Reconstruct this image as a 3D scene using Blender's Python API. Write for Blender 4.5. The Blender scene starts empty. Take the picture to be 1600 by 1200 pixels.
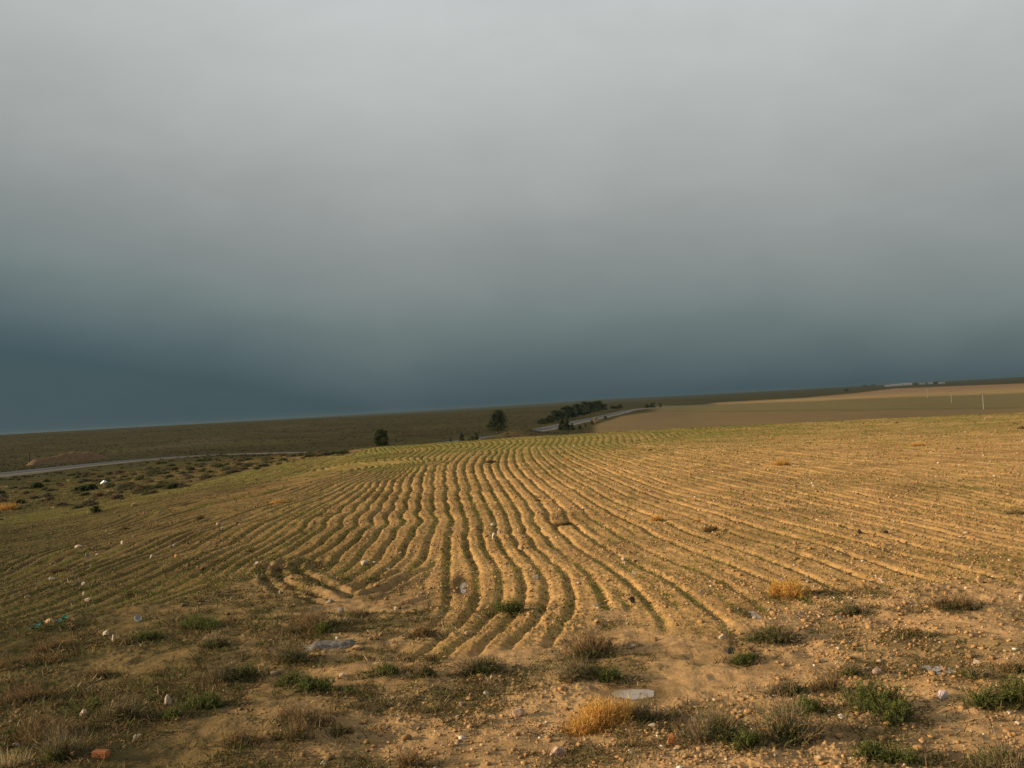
import bpy, bmesh, math, random
import numpy as np
from mathutils import Matrix, Vector

rng = np.random.default_rng(7)
random.seed(7)
scene = bpy.context.scene
COL = scene.collection
PI = math.pi

# ------------------------------------------------------------------ camera geometry
F = 1556.0                      # focal length for a 1600 pixel wide picture
ROLL = math.radians(3.23)
H = 2.2                         # eye height above the field
PITCH = math.atan(34 * math.cos(ROLL) / F)
EXPOSURE = 0.68

def ray(px, py):
    x = (px - 800) / F; y = (600 - py) / F
    c, s = math.cos(ROLL), math.sin(ROLL)
    X = x * c + y * s; Y = -x * s + y * c
    cp, sp = math.cos(PITCH), math.sin(PITCH)
    return X, cp - Y * sp, sp + Y * cp

# ------------------------------------------------------------------ terrain: heights by bearing and distance
COLS = np.array([-700, 0, 300, 480, 600, 700, 850, 950, 1100, 1350, 1600, 2300.])
DIST = np.array([0, 12, 20, 30, 45, 60, 72, 85, 100, 115, 150, 185, 220, 300, 450, 700, 1000, 1300, 2000, 4000, 8000, 14000.])
ZT = np.array([
[0,0,-.18,-.55,-1.1,-1.55,-1.85,-2.1,-2.35,-2.6,-3.1,-3.7,-4.2,-3.9,-3.,-1.,1.0,1.9,-2,-5,0,0],
[0,0,-.18,-.55,-1.1,-1.55,-1.85,-2.1,-2.35,-2.6,-3.1,-3.7,-4.2,-3.9,-3.,-1.,1.0,1.9,-2,-5,0,0],
[0,0,-.06,-.2,-.5,-.85,-1.15,-1.4,-1.7,-2.0,-2.65,-3.5,-4.2,-4.0,-3.3,-1.5,.2,1.3,-2,-5,0,0],
[0,0,0,-.05,-.12,-.3,-.55,-.85,-1.35,-1.95,-3.3,-4.5,-5.0,-4.6,-3.8,-2.3,-.7,.3,-3,-5,0,0],
[0,0,0,0,0,-.02,-.25,-.75,-1.5,-2.4,-4.2,-5.3,-5.6,-5.0,-4.2,-2.9,-1.3,-.6,-4,-6,0,0],
[0,0,0,0,0,0,-.2,-.7,-1.5,-2.5,-4.1,-5.0,-5.0,-4.9,-4.5,-3.3,-1.7,-.9,-4,-6,2,2],
[0,0,0,0,0,0,-.15,-.6,-1.5,-2.4,-3.7,-4.3,-4.7,-5.0,-5.0,-4.2,-2.5,-1.5,-3,-5,7,7],
[0,0,0,0,0,0,-.15,-.6,-1.5,-2.5,-3.9,-4.6,-5.0,-5.2,-5.4,-4.8,-3.8,-2.5,-2.2,-4,12,12],
[0,0,0,0,0,0,-.15,-.6,-1.6,-2.6,-4.3,-5.2,-5.8,-6.4,-7.5,-8.3,-7.5,-6.2,-4.3,-2,6,8],
[0,0,0,0,0,0,-.15,-.6,-1.6,-2.8,-4.9,-6.,-6.7,-7.4,-8.8,-9.4,-9.5,-9,-7,-3.6,2,2],
[0,0,0,0,0,0,-.15,-.6,-1.6,-3,-5.5,-7.,-8,-9.5,-11.5,-13.2,-14,-13,-10,-6,2,2],
[0,0,0,0,0,0,-.15,-.6,-1.6,-3,-5.5,-7.,-8,-9.5,-11.5,-13.2,-14,-13,-10,-6,2,2]])
LDT = np.log(DIST + 8)
def _slopes(x, Y):
    h = np.diff(x); d = np.diff(Y, axis=0) / h[:, None]
    m = np.zeros_like(Y); m[0] = d[0]; m[-1] = d[-1]
    a = d[:-1]; b = d[1:]; w1 = (2*h[1:] + h[:-1])[:, None]; w2 = (h[1:] + 2*h[:-1])[:, None]
    with np.errstate(all='ignore'):
        mm = (w1 + w2) / (w1 / a + w2 / b)
    m[1:-1] = np.where(a * b > 0, np.nan_to_num(mm), 0)
    return m
def _herm(x, Y, m, q):
    i = np.clip(np.searchsorted(x, q) - 1, 0, len(x) - 2); h = x[i+1] - x[i]
    t = ((q - x[i]) / h)[:, None]; h = h[:, None]
    return (2*t**3-3*t**2+1)*Y[i] + (t**3-2*t**2+t)*h*m[i] + (-2*t**3+3*t**2)*Y[i+1] + (t**3-t**2)*h*m[i+1]
LG = np.linspace(LDT[0], LDT[-1], 900)
AZT = np.arctan2(COLS - 800, F); AG = np.linspace(AZT[0], AZT[-1], 500)
TT = _herm(LDT, ZT.T, _slopes(LDT, ZT.T), LG)
TT = _herm(AZT, TT.T, _slopes(AZT, TT.T), AG).T

def base(x, y):
    x = np.asarray(x, float); y = np.asarray(y, float)
    d = np.hypot(x, y); a = np.clip(np.arctan2(x, y), AG[0], AG[-1] - 1e-6)
    fi = np.clip((np.log(d + 8) - LG[0]) / (LG[1] - LG[0]), 0, 898.999); fj = (a - AG[0]) / (AG[1] - AG[0])
    i = fi.astype(int); j = fj.astype(int); u = fi - i; v = fj - j
    return TT[i, j]*(1-u)*(1-v) + TT[i+1, j]*u*(1-v) + TT[i, j+1]*(1-u)*v + TT[i+1, j+1]*u*v

def hit(px, py, tmin=3.0, tmax=12000, pts=3000):
    X, Y, Zd = ray(px, py); hl = math.hypot(X, Y); X /= hl; Y /= hl; Zd /= hl
    t = tmin * np.exp(np.linspace(0, math.log(tmax / tmin), pts)); dz = H + Zd * t - base(X * t, Y * t)
    k = np.where(dz < 0)[0]
    if len(k) == 0:
        t0 = tmax
    elif k[0] == 0:
        t0 = t[0]
    else:
        k = k[0]; t0 = t[k-1] + (t[k] - t[k-1]) * dz[k-1] / (dz[k-1] - dz[k])
    return X * t0, Y * t0, float(t0)
def hits(pts):
    return np.array([hit(*p)[:2] for p in pts])

# ------------------------------------------------------------------ noise
def _hash(ix, iy, seed):
    h = (ix.astype(np.int64) * 374761393 + iy.astype(np.int64) * 668265263 + seed * 974634777) & 0xFFFFFFFF
    h = ((h ^ (h >> 13)) * 1274126177) & 0xFFFFFFFF
    return (h ^ (h >> 16)) & 0xFFFFFFFF
def noise(x, y, seed=0):
    """gradient noise about -0.7..0.7"""
    x0 = np.floor(x); y0 = np.floor(y); fx = x - x0; fy = y - y0
    u = fx*fx*fx*(fx*(fx*6-15)+10); v = fy*fy*fy*(fy*(fy*6-15)+10)
    def g(ox, oy):
        a = _hash(x0 + ox, y0 + oy, seed).astype(np.float64) * (2 * PI / 4294967296.0)
        return np.cos(a) * (fx - ox) + np.sin(a) * (fy - oy)
    a = g(0, 0); b = g(1, 0); c = g(0, 1); d = g(1, 1)
    return (a + (b - a) * u) * (1 - v) + (c + (d - c) * u) * v
def rand01(i, seed=0):
    return _hash(np.asarray(i), np.zeros_like(np.asarray(i)), seed) / 4294967296.0
def sstep(a, b, x):
    t = np.clip((x - a) / (b - a), 0, 1); return t * t * (3 - 2 * t)

# ------------------------------------------------------------------ plough rows (traces of the furrow bottoms, index, picture points far -> near)
ROWS = [
(-8,[(540,710),(510,720),(480,732),(452,742),(412,754),(360,768),(300,780)]),
(-7,[(566,712),(532,720),(490,738),(450,746),(400,766),(350,778),(300,792)]),
(-6,[(320,806),(220,836),(140,856)]),
(-4,[(620,726),(580,742),(540,758),(500,774),(444,796),(408,810),(380,818),(350,832),(300,852)]),
(-3,[(456,794),(428,808),(380,838),(336,862),(300,880)]),
(-5,[(320,826),(260,846),(200,872),(150,890)]),
(-4,[(320,854),(250,880),(200,900),(152,920),(80,945)]),
(-2,[(570,750),(546,766),(520,780),(500,786),(476,800),(448,818),(412,834),(380,856),(346,874),(324,890),(300,900)]),
(-3,[(320,864),(276,884),(220,904),(170,928)]),
(-1,[(526,786),(500,804),(480,822),(452,838),(420,856),(396,872),(370,890),(340,914)]),
(0,[(582,760),(566,776),(558,784),(540,800),(518,824),(496,840),(470,858),(444,868),(424,878),(410,892)]),
(1,[(550,802),(536,818),(518,834),(500,852),(480,860),(460,870),(444,876),(434,894)]),
(2,[(600,754),(588,770),(570,792),(550,816),(530,838),(508,858),(482,870),(470,888)]),
(3,[(618,766),(608,780),(596,798),(582,818),(566,840),(554,850),(536,876),(518,894)]),
(4,[(644,730),(632,746),(628,766),(616,790),(606,806),(596,828),(584,846),(566,866),(548,886),(530,908)]),
(5,[(652,728),(640,746),(636,764),(630,784),(622,804),(614,830),(602,852),(580,878),(556,900),(540,920)]),
(6,[(668,724),(660,740),(655,755),(652,780),(648,806),(640,832),(622,860),(600,888),(575,906),(548,928)]),
(7,[(690,722),(684,734),(681,748),(678,756),(677,770),(682,792),(686,810),(680,828),(668,852),(646,880),(620,900),(590,918),(560,930)]),
(8,[(704,722),(698,734),(696,745),(698,760),(699,776),(704,792),(709,812),(712,830),(710,850),(709,866),(716,882),(722,900),(722,918),(714,940),(700,960),(688,974)]),
(9,[(730,706),(720,716),(713,726),(712,738),(718,748),(723,762),(723,776),(726,800),(734,816),(732,830),(731,846),(735,864),(745,882),(750,902),(750,918),(748,934),(736,956),(714,988),(690,1008),(672,1020)]),
(10,[(745,706),(734,716),(727,726),(725,738),(732,750),(737,766),(738,782),(744,800),(750,816),(748,832),(752,850),(762,868),(776,888),(783,906),(783,930),(776,948),(764,966),(740,990),(710,1016),(692,1030)]),
(11,[(757,706),(746,716),(738,727),(738,738),(744,752),(750,770),(757,790),(766,806),(774,822),(775,838),(784,856),(798,880),(810,900),(813,925),(806,945),(790,966),(762,994),(735,1018)]),
(12,[(770,708),(760,718),(754,728),(756,740),(764,756),(774,774),(786,792),(796,810),(802,824),(808,842),(822,868),(836,886),(848,906),(854,930),(850,950),(838,966),(800,1002),(770,1020)]),
(13,[(780,706),(772,716),(768,728),(772,740),(782,756),(796,770),(806,786),(812,806),(820,822),(836,840),(860,866),(876,882),(888,900),(898,930),(898,950),(884,970),(860,990)]),
(14,[(786,706),(780,718),(778,730),(786,744),(800,758),(814,774),(824,790),(830,808),(838,832),(858,854),(880,874),(902,892),(920,910),(930,930),(938,946)]),
(15,[(793,706),(790,718),(792,732),(804,746),(818,758),(834,774),(842,790),(850,812),(870,834),(890,850),(916,866),(936,880),(960,898),(984,916),(1010,938),(1040,966),(1064,990)]),
(16,[(800,704),(802,720),(812,736),(830,752),(850,770),(868,788),(878,806),(888,820),(906,834),(930,846),(960,866),(1000,888),(1030,902),(1055,918),(1085,940),(1110,964),(1145,994)]),
(17,[(815,704),(822,722),(834,738),(852,752),(868,765),(890,781),(916,799),(944,813),(968,826),(1000,845),(1030,864),(1070,884),(1110,898),(1140,912),(1165,928),(1200,950)]),
(18,[(828,702),(836,718),(848,734),(864,746),(880,760),(906,776),(934,791),(960,806),(988,820),(1020,835),(1050,848),(1080,861),(1120,876),(1160,892),(1190,905),(1215,922)]),
(19,[(840,702),(850,716),(866,730),(885,742),(912,756),(945,775),(988,794),(1016,805),(1045,817),(1080,830),(1110,842),(1156,858),(1186,870),(1220,882),(1260,897),(1300,912)]),
(20,[(852,700),(864,714),(884,728),(912,742),(940,758),(968,771),(1012,786),(1040,799),(1080,812),(1120,827),(1160,839),(1200,851),(1240,866),(1280,879),(1320,892),(1360,908)]),
(21,[(866,700),(880,712),(910,728),(950,746),(1000,767),(1040,780),(1070,792),(1110,804),(1160,819),(1220,836),(1270,850),(1310,862),(1350,876),(1390,890),(1436,904)]),
(23,[(885,698),(905,710),(950,727),(1000,744),(1060,760),(1120,776),(1190,793),(1260,810),(1320,826),(1390,842),(1460,858),(1530,872),(1600,886)]),
(26,[(910,697),(950,710),(1010,724),(1080,739),(1150,752),(1230,768),(1320,786),(1400,802),(1480,819),(1540,832),(1600,845)]),
(30,[(960,695),(1010,704),(1080,714),(1160,726),(1240,738),(1320,751),(1380,763),(1440,774),(1500,785),(1560,797),(1600,805)]),
(35,[(1040,693),(1120,701),(1220,711),(1320,722),(1440,734),(1600,752)]),
(40,[(1150,690),(1250,697),(1400,706),(1600,717)]),
(50,[(1250,678),(1400,681),(1600,686)]),
]
TAILS = [  # the rows that turn round at the near end of the field
 [(424,878),(410,892),(412,900),(420,908),(440,922),(466,932),(500,940),(530,942)],
 [(448,872),(436,884),(434,895),(442,908),(464,920),(500,932),(535,937)],
 [(482,868),(464,882),(462,888),(480,900),(504,914),(526,922),(556,932)],
 [(540,920),(575,912),(610,900),(650,888)],
 [(548,930),(590,922),(640,902),(680,886)],
 [(600,948),(650,938),(700,925)],
]
FIELD = [(-60,1010),(0,985),(150,955),(260,938),(340,925),(395,897),(410,880),(480,880),(520,905),(548,928),(600,915),(640,905),
 (672,930),(676,985),(625,1018),(660,1040),(780,1018),(870,1005),(960,960),(1030,1000),(1090,1000),(1150,1012),(1215,958),(1330,928),(1450,915),(1600,915),(1700,915),
 (2200,760),(2200,560),(1600,652.5),(1350,666),(1100,679),(900,690),(800,696),(700,702),(600,709),(540,712),(480,718),(400,734),(300,757),(200,774),(100,794),(0,806),(-60,815)]

def build_rows():
    P = []; U = []
    for k, l in ROWS:
        w = hits(l)
        seg = np.hypot(*np.diff(w, axis=0).T)
        for a, b, s in zip(w[:-1], w[1:], seg):
            n = max(1, int(s / 1.6))
            for q in range(n):
                P.append(a + (b - a) * q / n); U.append(k)
        P.append(w[-1]); U.append(k)
    P = np.array(P); U = np.array(U, float)
    keep = [0]; 
    for i in range(1, len(P)):      # thin out coincident points
        if np.min(np.hypot(*(P[keep] - P[i]).T)) > 0.06: keep.append(i)
    P = P[keep]; U = U[keep]
    A = np.c_[np.ones(len(P)), P]
    r = np.hypot(P[:, None, 0] - P[None, :, 0], P[:, None, 1] - P[None, :, 1])
    K = np.where(r > 0, r * r * np.log(r + 1e-12), 0)
    n = len(P)
    M = np.zeros((n + 3, n + 3)); M[:n, :n] = K + np.eye(n) * 1.2; M[:n, n:] = A; M[n:, :n] = A.T
    sol = np.linalg.solve(M, np.r_[U, np.zeros(3)])
    return P, sol[:n], sol[n:]
RP, RW, RA = build_rows()
# the row coordinate is sampled on its own bearing / distance lattice, then looked up
UA = np.linspace(math.radians(-38), math.radians(38), 420)
UD = 5.0 * np.exp(np.linspace(0, math.log(95 / 5.0), 420))
def _rbf(x, y):
    out = np.empty(len(x))
    for s in range(0, len(x), 20000):
        X = x[s:s+20000]; Y = y[s:s+20000]
        r2 = (X[:, None] - RP[None, :, 0])**2 + (Y[:, None] - RP[None, :, 1])**2
        out[s:s+20000] = (0.5 * r2 * np.log(r2 + 1e-12)) @ RW + RA[0] + RA[1] * X + RA[2] * Y
    return out
_aa, _dd = np.meshgrid(UA, UD, indexing='ij')
UG = _rbf((_dd * np.sin(_aa)).ravel(), (_dd * np.cos(_aa)).ravel()).reshape(_aa.shape)
def rowcoord(x, y):
    d = np.hypot(x, y); a = np.arctan2(x, y)
    fi = np.clip((a - UA[0]) / (UA[1] - UA[0]), 0, len(UA) - 1.001)
    fj = np.clip(np.log(np.maximum(d, 1) / 5.0) / math.log(UD[1] / UD[0]), 0, len(UD) - 1.001)
    i = fi.astype(int); j = fj.astype(int); u = fi - i; v = fj - j
    return UG[i, j]*(1-u)*(1-v) + UG[i+1, j]*u*(1-v) + UG[i, j+1]*(1-u)*v + UG[i+1, j+1]*u*v

_x = _dd * np.sin(_aa); _y = _dd * np.cos(_aa)
def _spacing():
    du = np.gradient(UG, axis=0) / (np.gradient(UA)[:, None] * _dd); dv = np.gradient(UG, axis=1) / np.gradient(UD)[None]
    return np.clip(1 / np.maximum(np.hypot(du, dv), 1e-3), .16, 1.6)
SG = _spacing()
def _look(G, x, y):
    d = np.hypot(x, y); a = np.arctan2(x, y)
    fi = np.clip((a - UA[0]) / (UA[1] - UA[0]), 0, len(UA) - 1.001); fj = np.clip(np.log(np.maximum(d, 1) / 5.0) / math.log(UD[1] / UD[0]), 0, len(UD) - 1.001)
    i = fi.astype(int); j = fj.astype(int); u = fi - i; v = fj - j
    return G[i, j]*(1-u)*(1-v) + G[i+1, j]*u*(1-v) + G[i, j+1]*(1-u)*v + G[i+1, j+1]*u*v
def rows_at(x, y):
    """row number, signed distance in metres from its furrow bottom, row spacing in metres"""
    d = np.hypot(x, y); s = _look(SG, x, y)
    w = .03 * noise(x * 1.3, y * 1.3, 11) + .016 * noise(x * 3.7, y * 3.7, 12) + .014 * noise(x * 9, y * 9, 16)
    w = w + (.05 * noise(x * .16, y * .22, 17) + .03 * noise(x * .45, y * .45, 18)) * sstep(14, 24, d) * (1 - sstep(48, 62, d))
    u = _look(UG, x, y) + w / s; k = np.round(u)
    return k, (u - k) * s, s

def segdist(x, y, pts, closed):
    pts = np.asarray(pts); best = np.full(len(x), 1e9); along = np.zeros(len(x)); acc = 0.0
    n = len(pts)
    for k in range(n if closed else n - 1):
        a = pts[k]; b = pts[(k + 1) % n]; ab = b - a; L2 = ab @ ab
        t = np.clip(((x - a[0]) * ab[0] + (y - a[1]) * ab[1]) / L2, 0, 1)
        d = np.hypot(x - a[0] - t * ab[0], y - a[1] - t * ab[1])
        m = d < best; best[m] = d[m]; along[m] = acc + t[m] * math.sqrt(L2); acc += math.sqrt(L2)
    return best, along, acc
def inside(x, y, pts):
    c = np.zeros(len(x), bool); n = len(pts)
    for k in range(n):
        a = pts[k]; b = pts[(k + 1) % n]
        if a[1] == b[1]: continue
        m = (a[1] > y) != (b[1] > y)
        c ^= m & (x < (b[0] - a[0]) * (y - a[1]) / (b[1] - a[1]) + a[0])
    return c
def _fieldpoly():
    out = []
    for p in FIELD:
        x, y, t = hit(*p)
        m = min(1.0, 74.0 / t)
        if p[1] < 720 and p[0] > 560: m = 78.0 / t     # the far side runs just over the brow
        out.append((x * m, y * m))
    return np.array(out)
FPOLY = _fieldpoly()
TAILW = [hits(t) for t in TAILS]
def fieldmask(x, y):
    """1 inside the ploughed field, 0 outside, with a soft uneven margin"""
    d, _, _ = segdist(x, y, FPOLY, True)
    s = np.where(inside(x, y, FPOLY), d, -d)
    s = s + 0.35 * noise(x * 0.9, y * 0.9, 91) + 0.2 * noise(x * 2.7, y * 2.7, 92)
    return sstep(-0.25, 0.45, s)

# ------------------------------------------------------------------ puddles (picture outline -> place on the ground)
PUDDLES = [
 ('puddle', 'small bright puddle lying in the plough furrow nearest the turning rows', [(718,908),(726,904),(731,910),(729,922),(722,926),(717,918)]),
 ('puddle', 'pale shallow puddle behind the big golden dry grass clump', [(958,1077),(972,1072),(990,1069),(1012,1070),(1016,1077),(1004,1083),(980,1084),(964,1081)]),
 ('puddle', 'pale puddle on the bare soil at the right, before the green tufts', [(1442,1036),(1456,1035),(1474,1036),(1490,1042),(1496,1048),(1480,1050),(1462,1048),(1452,1041)]),
 ('puddle', 'narrow puddle at the foot of a furrow beside the twiggy green shrub', [(1168,951),(1176,951),(1186,958),(1194,964),(1188,966),(1178,960)]),
]
PUDW = [hits(p[2]) for p in PUDDLES]

# ------------------------------------------------------------------ road line in the valley
ROADPTS = np.array([(-95,-60),(-86,10),(-77,60),(-70,100),(-64,128),(-58,152),(-50,174),(-37,192),(-20,208),(-4,233),(8,278),(28,390),(57,550),(86,714),(118,830),(160,930),(222,1030),(330,1150),(520,1300)], float)
def smooth_line(P, step):
    P = np.asarray(P, float); Q = []
    for i in range(len(P) - 1):
        p0 = P[max(i-1, 0)]; p1 = P[i]; p2 = P[i+1]; p3 = P[min(i+2, len(P)-1)]
        n = max(2, int(np.hypot(*(p2 - p1)) / step))
        for k in range(n):
            t = k / n
            Q.append(0.5*((2*p1)+(-p0+p2)*t+(2*p0-5*p1+4*p2-p3)*t*t+(-p0+3*p1-3*p2+p3)*t**3))
    Q.append(P[-1]); return np.array(Q)
ROAD = smooth_line(ROADPTS, 4.0)

# ------------------------------------------------------------------ ground height and colour at any point
def curve(pts):
    """parcel boundary: picture points -> distance as a function of bearing"""
    a = []; d = []
    for p in pts:
        x, y, t = hit(*p); a.append(math.atan2(x, y)); d.append(t)
    o = np.argsort(a); return np.array(a)[o], np.log(np.array(d)[o])
C_DARK0 = curve([(960,652),(1040,641.5),(1200,642),(1340,641),(1450,639),(1540,638),(1600,636)])
C_TAN0 = curve([(1100,633),(1180,630),(1280,626.5),(1375,622),(1480,618.5),(1600,614)])
C_TAN1 = curve([(1100,630.5),(1170,626.5),(1260,621.5),(1340,614),(1400,607),(1500,603),(1600,599)])
C_BROWN = curve([(900,668),(930,664),(955,656),(985,645),(1000,641)])

_b = hit(812, 678); BUMP = (_b[0] * .90, _b[1] * .90)      # a brown bank that hides a stretch of the road
def mix(a, b, t): return a + (np.asarray(b) - a) * t[:, None]

def surface(x, y, fine=True):
    d = np.hypot(x, y); az = np.arctan2(x, y)
    z = base(x, y)
    near = d < 110
    xn = x[near]; yn = y[near]; dn = d[near]
    fm = np.zeros(len(x)); grn = np.zeros(len(x)); fur = np.zeros(len(x)); wet = np.zeros(len(x))
    f = fieldmask(xn, yn); fm[near] = f
    fade = 1 - sstep(85, 108, dn)
    # gentle rolls, then clods
    h = 0.06 * noise(xn * .35, yn * .35, 1) + 0.07 * noise(xn * .9, yn * .9, 2) * (1 - .75 * f)
    h += (0.018 - 0.010 * f) * noise(xn * 2.3, yn * 2.3, 3)
    h += (0.010 - 0.003 * f) * noise(xn * 5.1, yn * 5.1, 4)
    h += (1 - f) * (.026 * noise(xn * 3.3, yn * 3.3, 62) + .014 * noise(xn * 7., yn * 7., 63))
    cl = np.clip(.45 + .40 * f + 1.5 * noise(xn * .55, yn * .55, 9) + .8 * noise(xn * 2., yn * 2., 10), .1, 1.4)     # cloddy and smooth patches
    h += 0.007 * noise(xn * 10.3, yn * 10.3, 5)
    h += cl * 0.034 * np.maximum(noise(xn * 14., yn * 14., 6) - .22, 0)
    h += cl * 0.050 * np.maximum(noise(xn * 27., yn * 27., 61) - .20, 0) * (1 - sstep(22, 40, dn))
    h += cl * 0.026 * np.maximum(noise(xn * 52., yn * 52., 7) - .15, 0) * (1 - sstep(12, 24, dn))
    h += 0.006 * np.maximum(noise(xn * 90., yn * 90., 8), 0.0) * (1 - sstep(7, 12, dn))
    k, tm, sp = rows_at(xn, yn)
    strong = 0.65 + 0.40 * rand01(k, 3) + 0.5 * noise(xn * .45 + 3 * k, yn * .45, 13)
    strong = np.clip(strong, .3, 1.25)
    wm = np.clip(.18 * sp, .040, .052 + .018 * sstep(22, 45, dn))
    prof = np.exp(-np.abs(tm / wm)**2.3)
    lf = 1 - sstep(-.10, .08, az[near])
    amp = 0.039 * (1 + .75 * lf) * (wm / .055)**.8 * strong * np.clip(1.05 + 1.1 * noise(xn * .33, yn * .33, 19), .4 + .35 * lf, 1.1) * (1 - .4 * sstep(34, 55, dn))
    half = np.exp(-np.abs((np.abs(tm) - sp * .5) / wm)**2.3) * sstep(.33, .45, sp) * (.5 + .4 * lf)
    quart = np.exp(-np.abs((np.abs(np.abs(tm) - sp * .25)) / wm)**2.3) * sstep(.7, .9, sp) * (.4 + .4 * lf)
    berm = np.exp(-((np.abs(tm) - wm * 1.65) / (wm * .6))**2)
    h += f * amp * (0.25 - prof - (half + quart) * np.clip(.65 + 1.2 * noise(xn * .8, yn * .8, 20), 0, 1) + (0.02 + .40 * np.maximum(noise(xn * 4.3, yn * 4.3, 15), 0)) * berm)
    fv = f * np.maximum(prof, .8 * half) * strong
    for tl in TAILW:
        dd, al, L = segdist(xn, yn, tl, False)
        dd = dd + 0.03 * noise(xn * 3, yn * 3, 14)
        e = sstep(0, .3, al) * (1 - sstep(L - .5, L, al))
        p = np.exp(-(dd / 0.065)**2); h += e * (-0.065 * p + .02 * np.exp(-((dd - .14) / .05)**2)); fv = np.maximum(fv, e * p)
    for pw in PUDW:        # shallow hollows that hold water
        c = pw.mean(0); m = np.hypot(xn - c[0], yn - c[1]) < 1.5
        dd, _, _ = segdist(xn[m], yn[m], pw, True); ins = inside(xn[m], yn[m], pw)
        s = np.where(ins, dd, -dd); w = sstep(-.22, .03, s); hm = h[m]
        wet[np.where(near)[0][m]] = np.maximum(wet[np.where(near)[0][m]], sstep(-.30, -.04, s))
        h[m] = hm * (1 - w) + w * (-0.032 + .08 * hm)
    z[near] += h * fade
    fur[near] = fv
    far = d > 90
    z += 1.7 * np.exp(-((x - BUMP[0]) / 5.5)**2 - ((y - BUMP[1]) / 9.)**2)
    z[far] += sstep(90, 180, d[far]) * (0.25 * noise(x[far] * .03, y[far] * .03, 21) + 0.12 * noise(x[far] * .11, y[far] * .11, 22) * (d[far] < 900))
    # ---- colours
    n1 = noise(x * .12, y * .12, 31); n2 = noise(x * .6, y * .6, 32); n3 = noise(x * 2.6, y * 2.6, 33); n4 = noise(x * 11, y * 11, 34) * (d < 40)
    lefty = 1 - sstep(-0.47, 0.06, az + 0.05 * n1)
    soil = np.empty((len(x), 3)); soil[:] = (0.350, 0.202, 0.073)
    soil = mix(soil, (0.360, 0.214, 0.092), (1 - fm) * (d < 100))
    soil = mix(soil, (0.070, 0.052, 0.0195), 0.95 * lefty)  # darker to the left: browner soil, plus shade of its clods painted in
    v = 1 + .16 * n2 + .16 * n3 + .16 * n4 + .12 * n1
    damp = sstep(.05, .40, noise(x * .42, y * .42, 35) + .4 * noise(x * 1.5, y * 1.5, 36)) * (d < 60)
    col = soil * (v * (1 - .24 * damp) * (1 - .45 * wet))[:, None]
    # grey-green film of tiny weeds on the unploughed strips
    rough = (1 - fm) * (d < 110)
    wd = np.clip(.12 + .35 * sstep(20, 50, d) + .9 * noise(x * .8, y * .8, 41) + .5 * noise(x * 3.1, y * 3.1, 42) + .35 * lefty, 0, .75) * rough
    col = mix(col, (0.066, 0.060, 0.017), wd * .85)
    # seedlings in the rows and on the far brow
    gd = .28 * lefty + .68 * sstep(22, 55, d) * (1 - .55 * sstep(.05, .35, az)) * (1 - .6 * (1 - sstep(-.38, -.2, az))) + .25 * sstep(40, 66, d)
    gd = gd * (1 + 1.2 * noise(x * .22, y * .22, 43)) * np.clip(1 + 1.3 * n2, 0, 2)
    gsel = np.where(d < 38, np.clip(.12 + fur * 1.1, 0, 1), .75)
    g = np.clip(gd * gsel, 0, .8) * fm
    col = mix(col, (0.140, 0.128, 0.028), g)
    # land beyond the brow
    out = d > 84
    o = np.where(out)[0]; xo = x[o]; yo = y[o]; do = d[o]; ao = az[o]; ld = np.log(do)
    s1 = noise(xo * .05, yo * .05, 51); s2 = noise(xo * .3, yo * .3, 52) * (do < 700); s3 = noise(xo * .012, yo * .012, 53)
    scrub = np.empty((len(o), 3)); scrub[:] = (0.042, 0.0355, 0.0125)
    scrub = scrub * (1 + .25 * s1 + .35 * s2 + .3 * s3)[:, None]
    stre = np.clip(noise(xo * .02 + yo * .002, yo * .008, 54) * 3 - .9, 0, 1) * (do > 220) * (do < 1200)
    scrub = mix(scrub, (0.08, 0.060, 0.034), stre * .6)
    c = scrub
    field = np.empty((len(o), 3))
    field[:] = (0.152, 0.103, 0.046)
    inb = lambda C: sstep(-.07, .07, ld - np.interp(ao, *C))
    br = sstep(0.075, 0.085, ao + .0000 * do) * (1 - inb(C_DARK0))
    edge = np.interp(ao, *C_BROWN); br = np.where(ao < C_BROWN[0][-1], br * (1 - sstep(-.05, .05, ld - edge)) * (ao > .07), br)
    c = mix(c, field[0] , br)
    dk = inb(C_DARK0) * (1 - inb(C_TAN0)) * sstep(.13, .15, ao)
    c = mix(c, (0.134, 0.104, 0.042), dk)
    tn = inb(C_TAN0) * (1 - inb(C_TAN1)) * sstep(.19, .205, ao)
    tancol = np.empty((len(o), 3)); tancol[:] = (0.26, 0.170, 0.068)
    tancol = mix(tancol, (0.20, 0.122, 0.06), sstep(0.1, .5, ld - np.interp(ao, *C_TAN0)))
    c = c + (tancol - c) * tn[:, None]
    c *= (1 + .10 * s1 + .08 * s3)[:, None]
    # brown bank between the brow and the road
    bank = (1 - sstep(185, 235, do)) * sstep(-.10, -.04, ao)
    c = mix(c, (0.075, 0.046, 0.025), bank * (1 - br))
    w = sstep(84, 100, do)
    col[o] = col[o] * (1 - w)[:, None] + c * w[:, None]
    return z, np.clip(col, .01, .9), fm, fur
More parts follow.
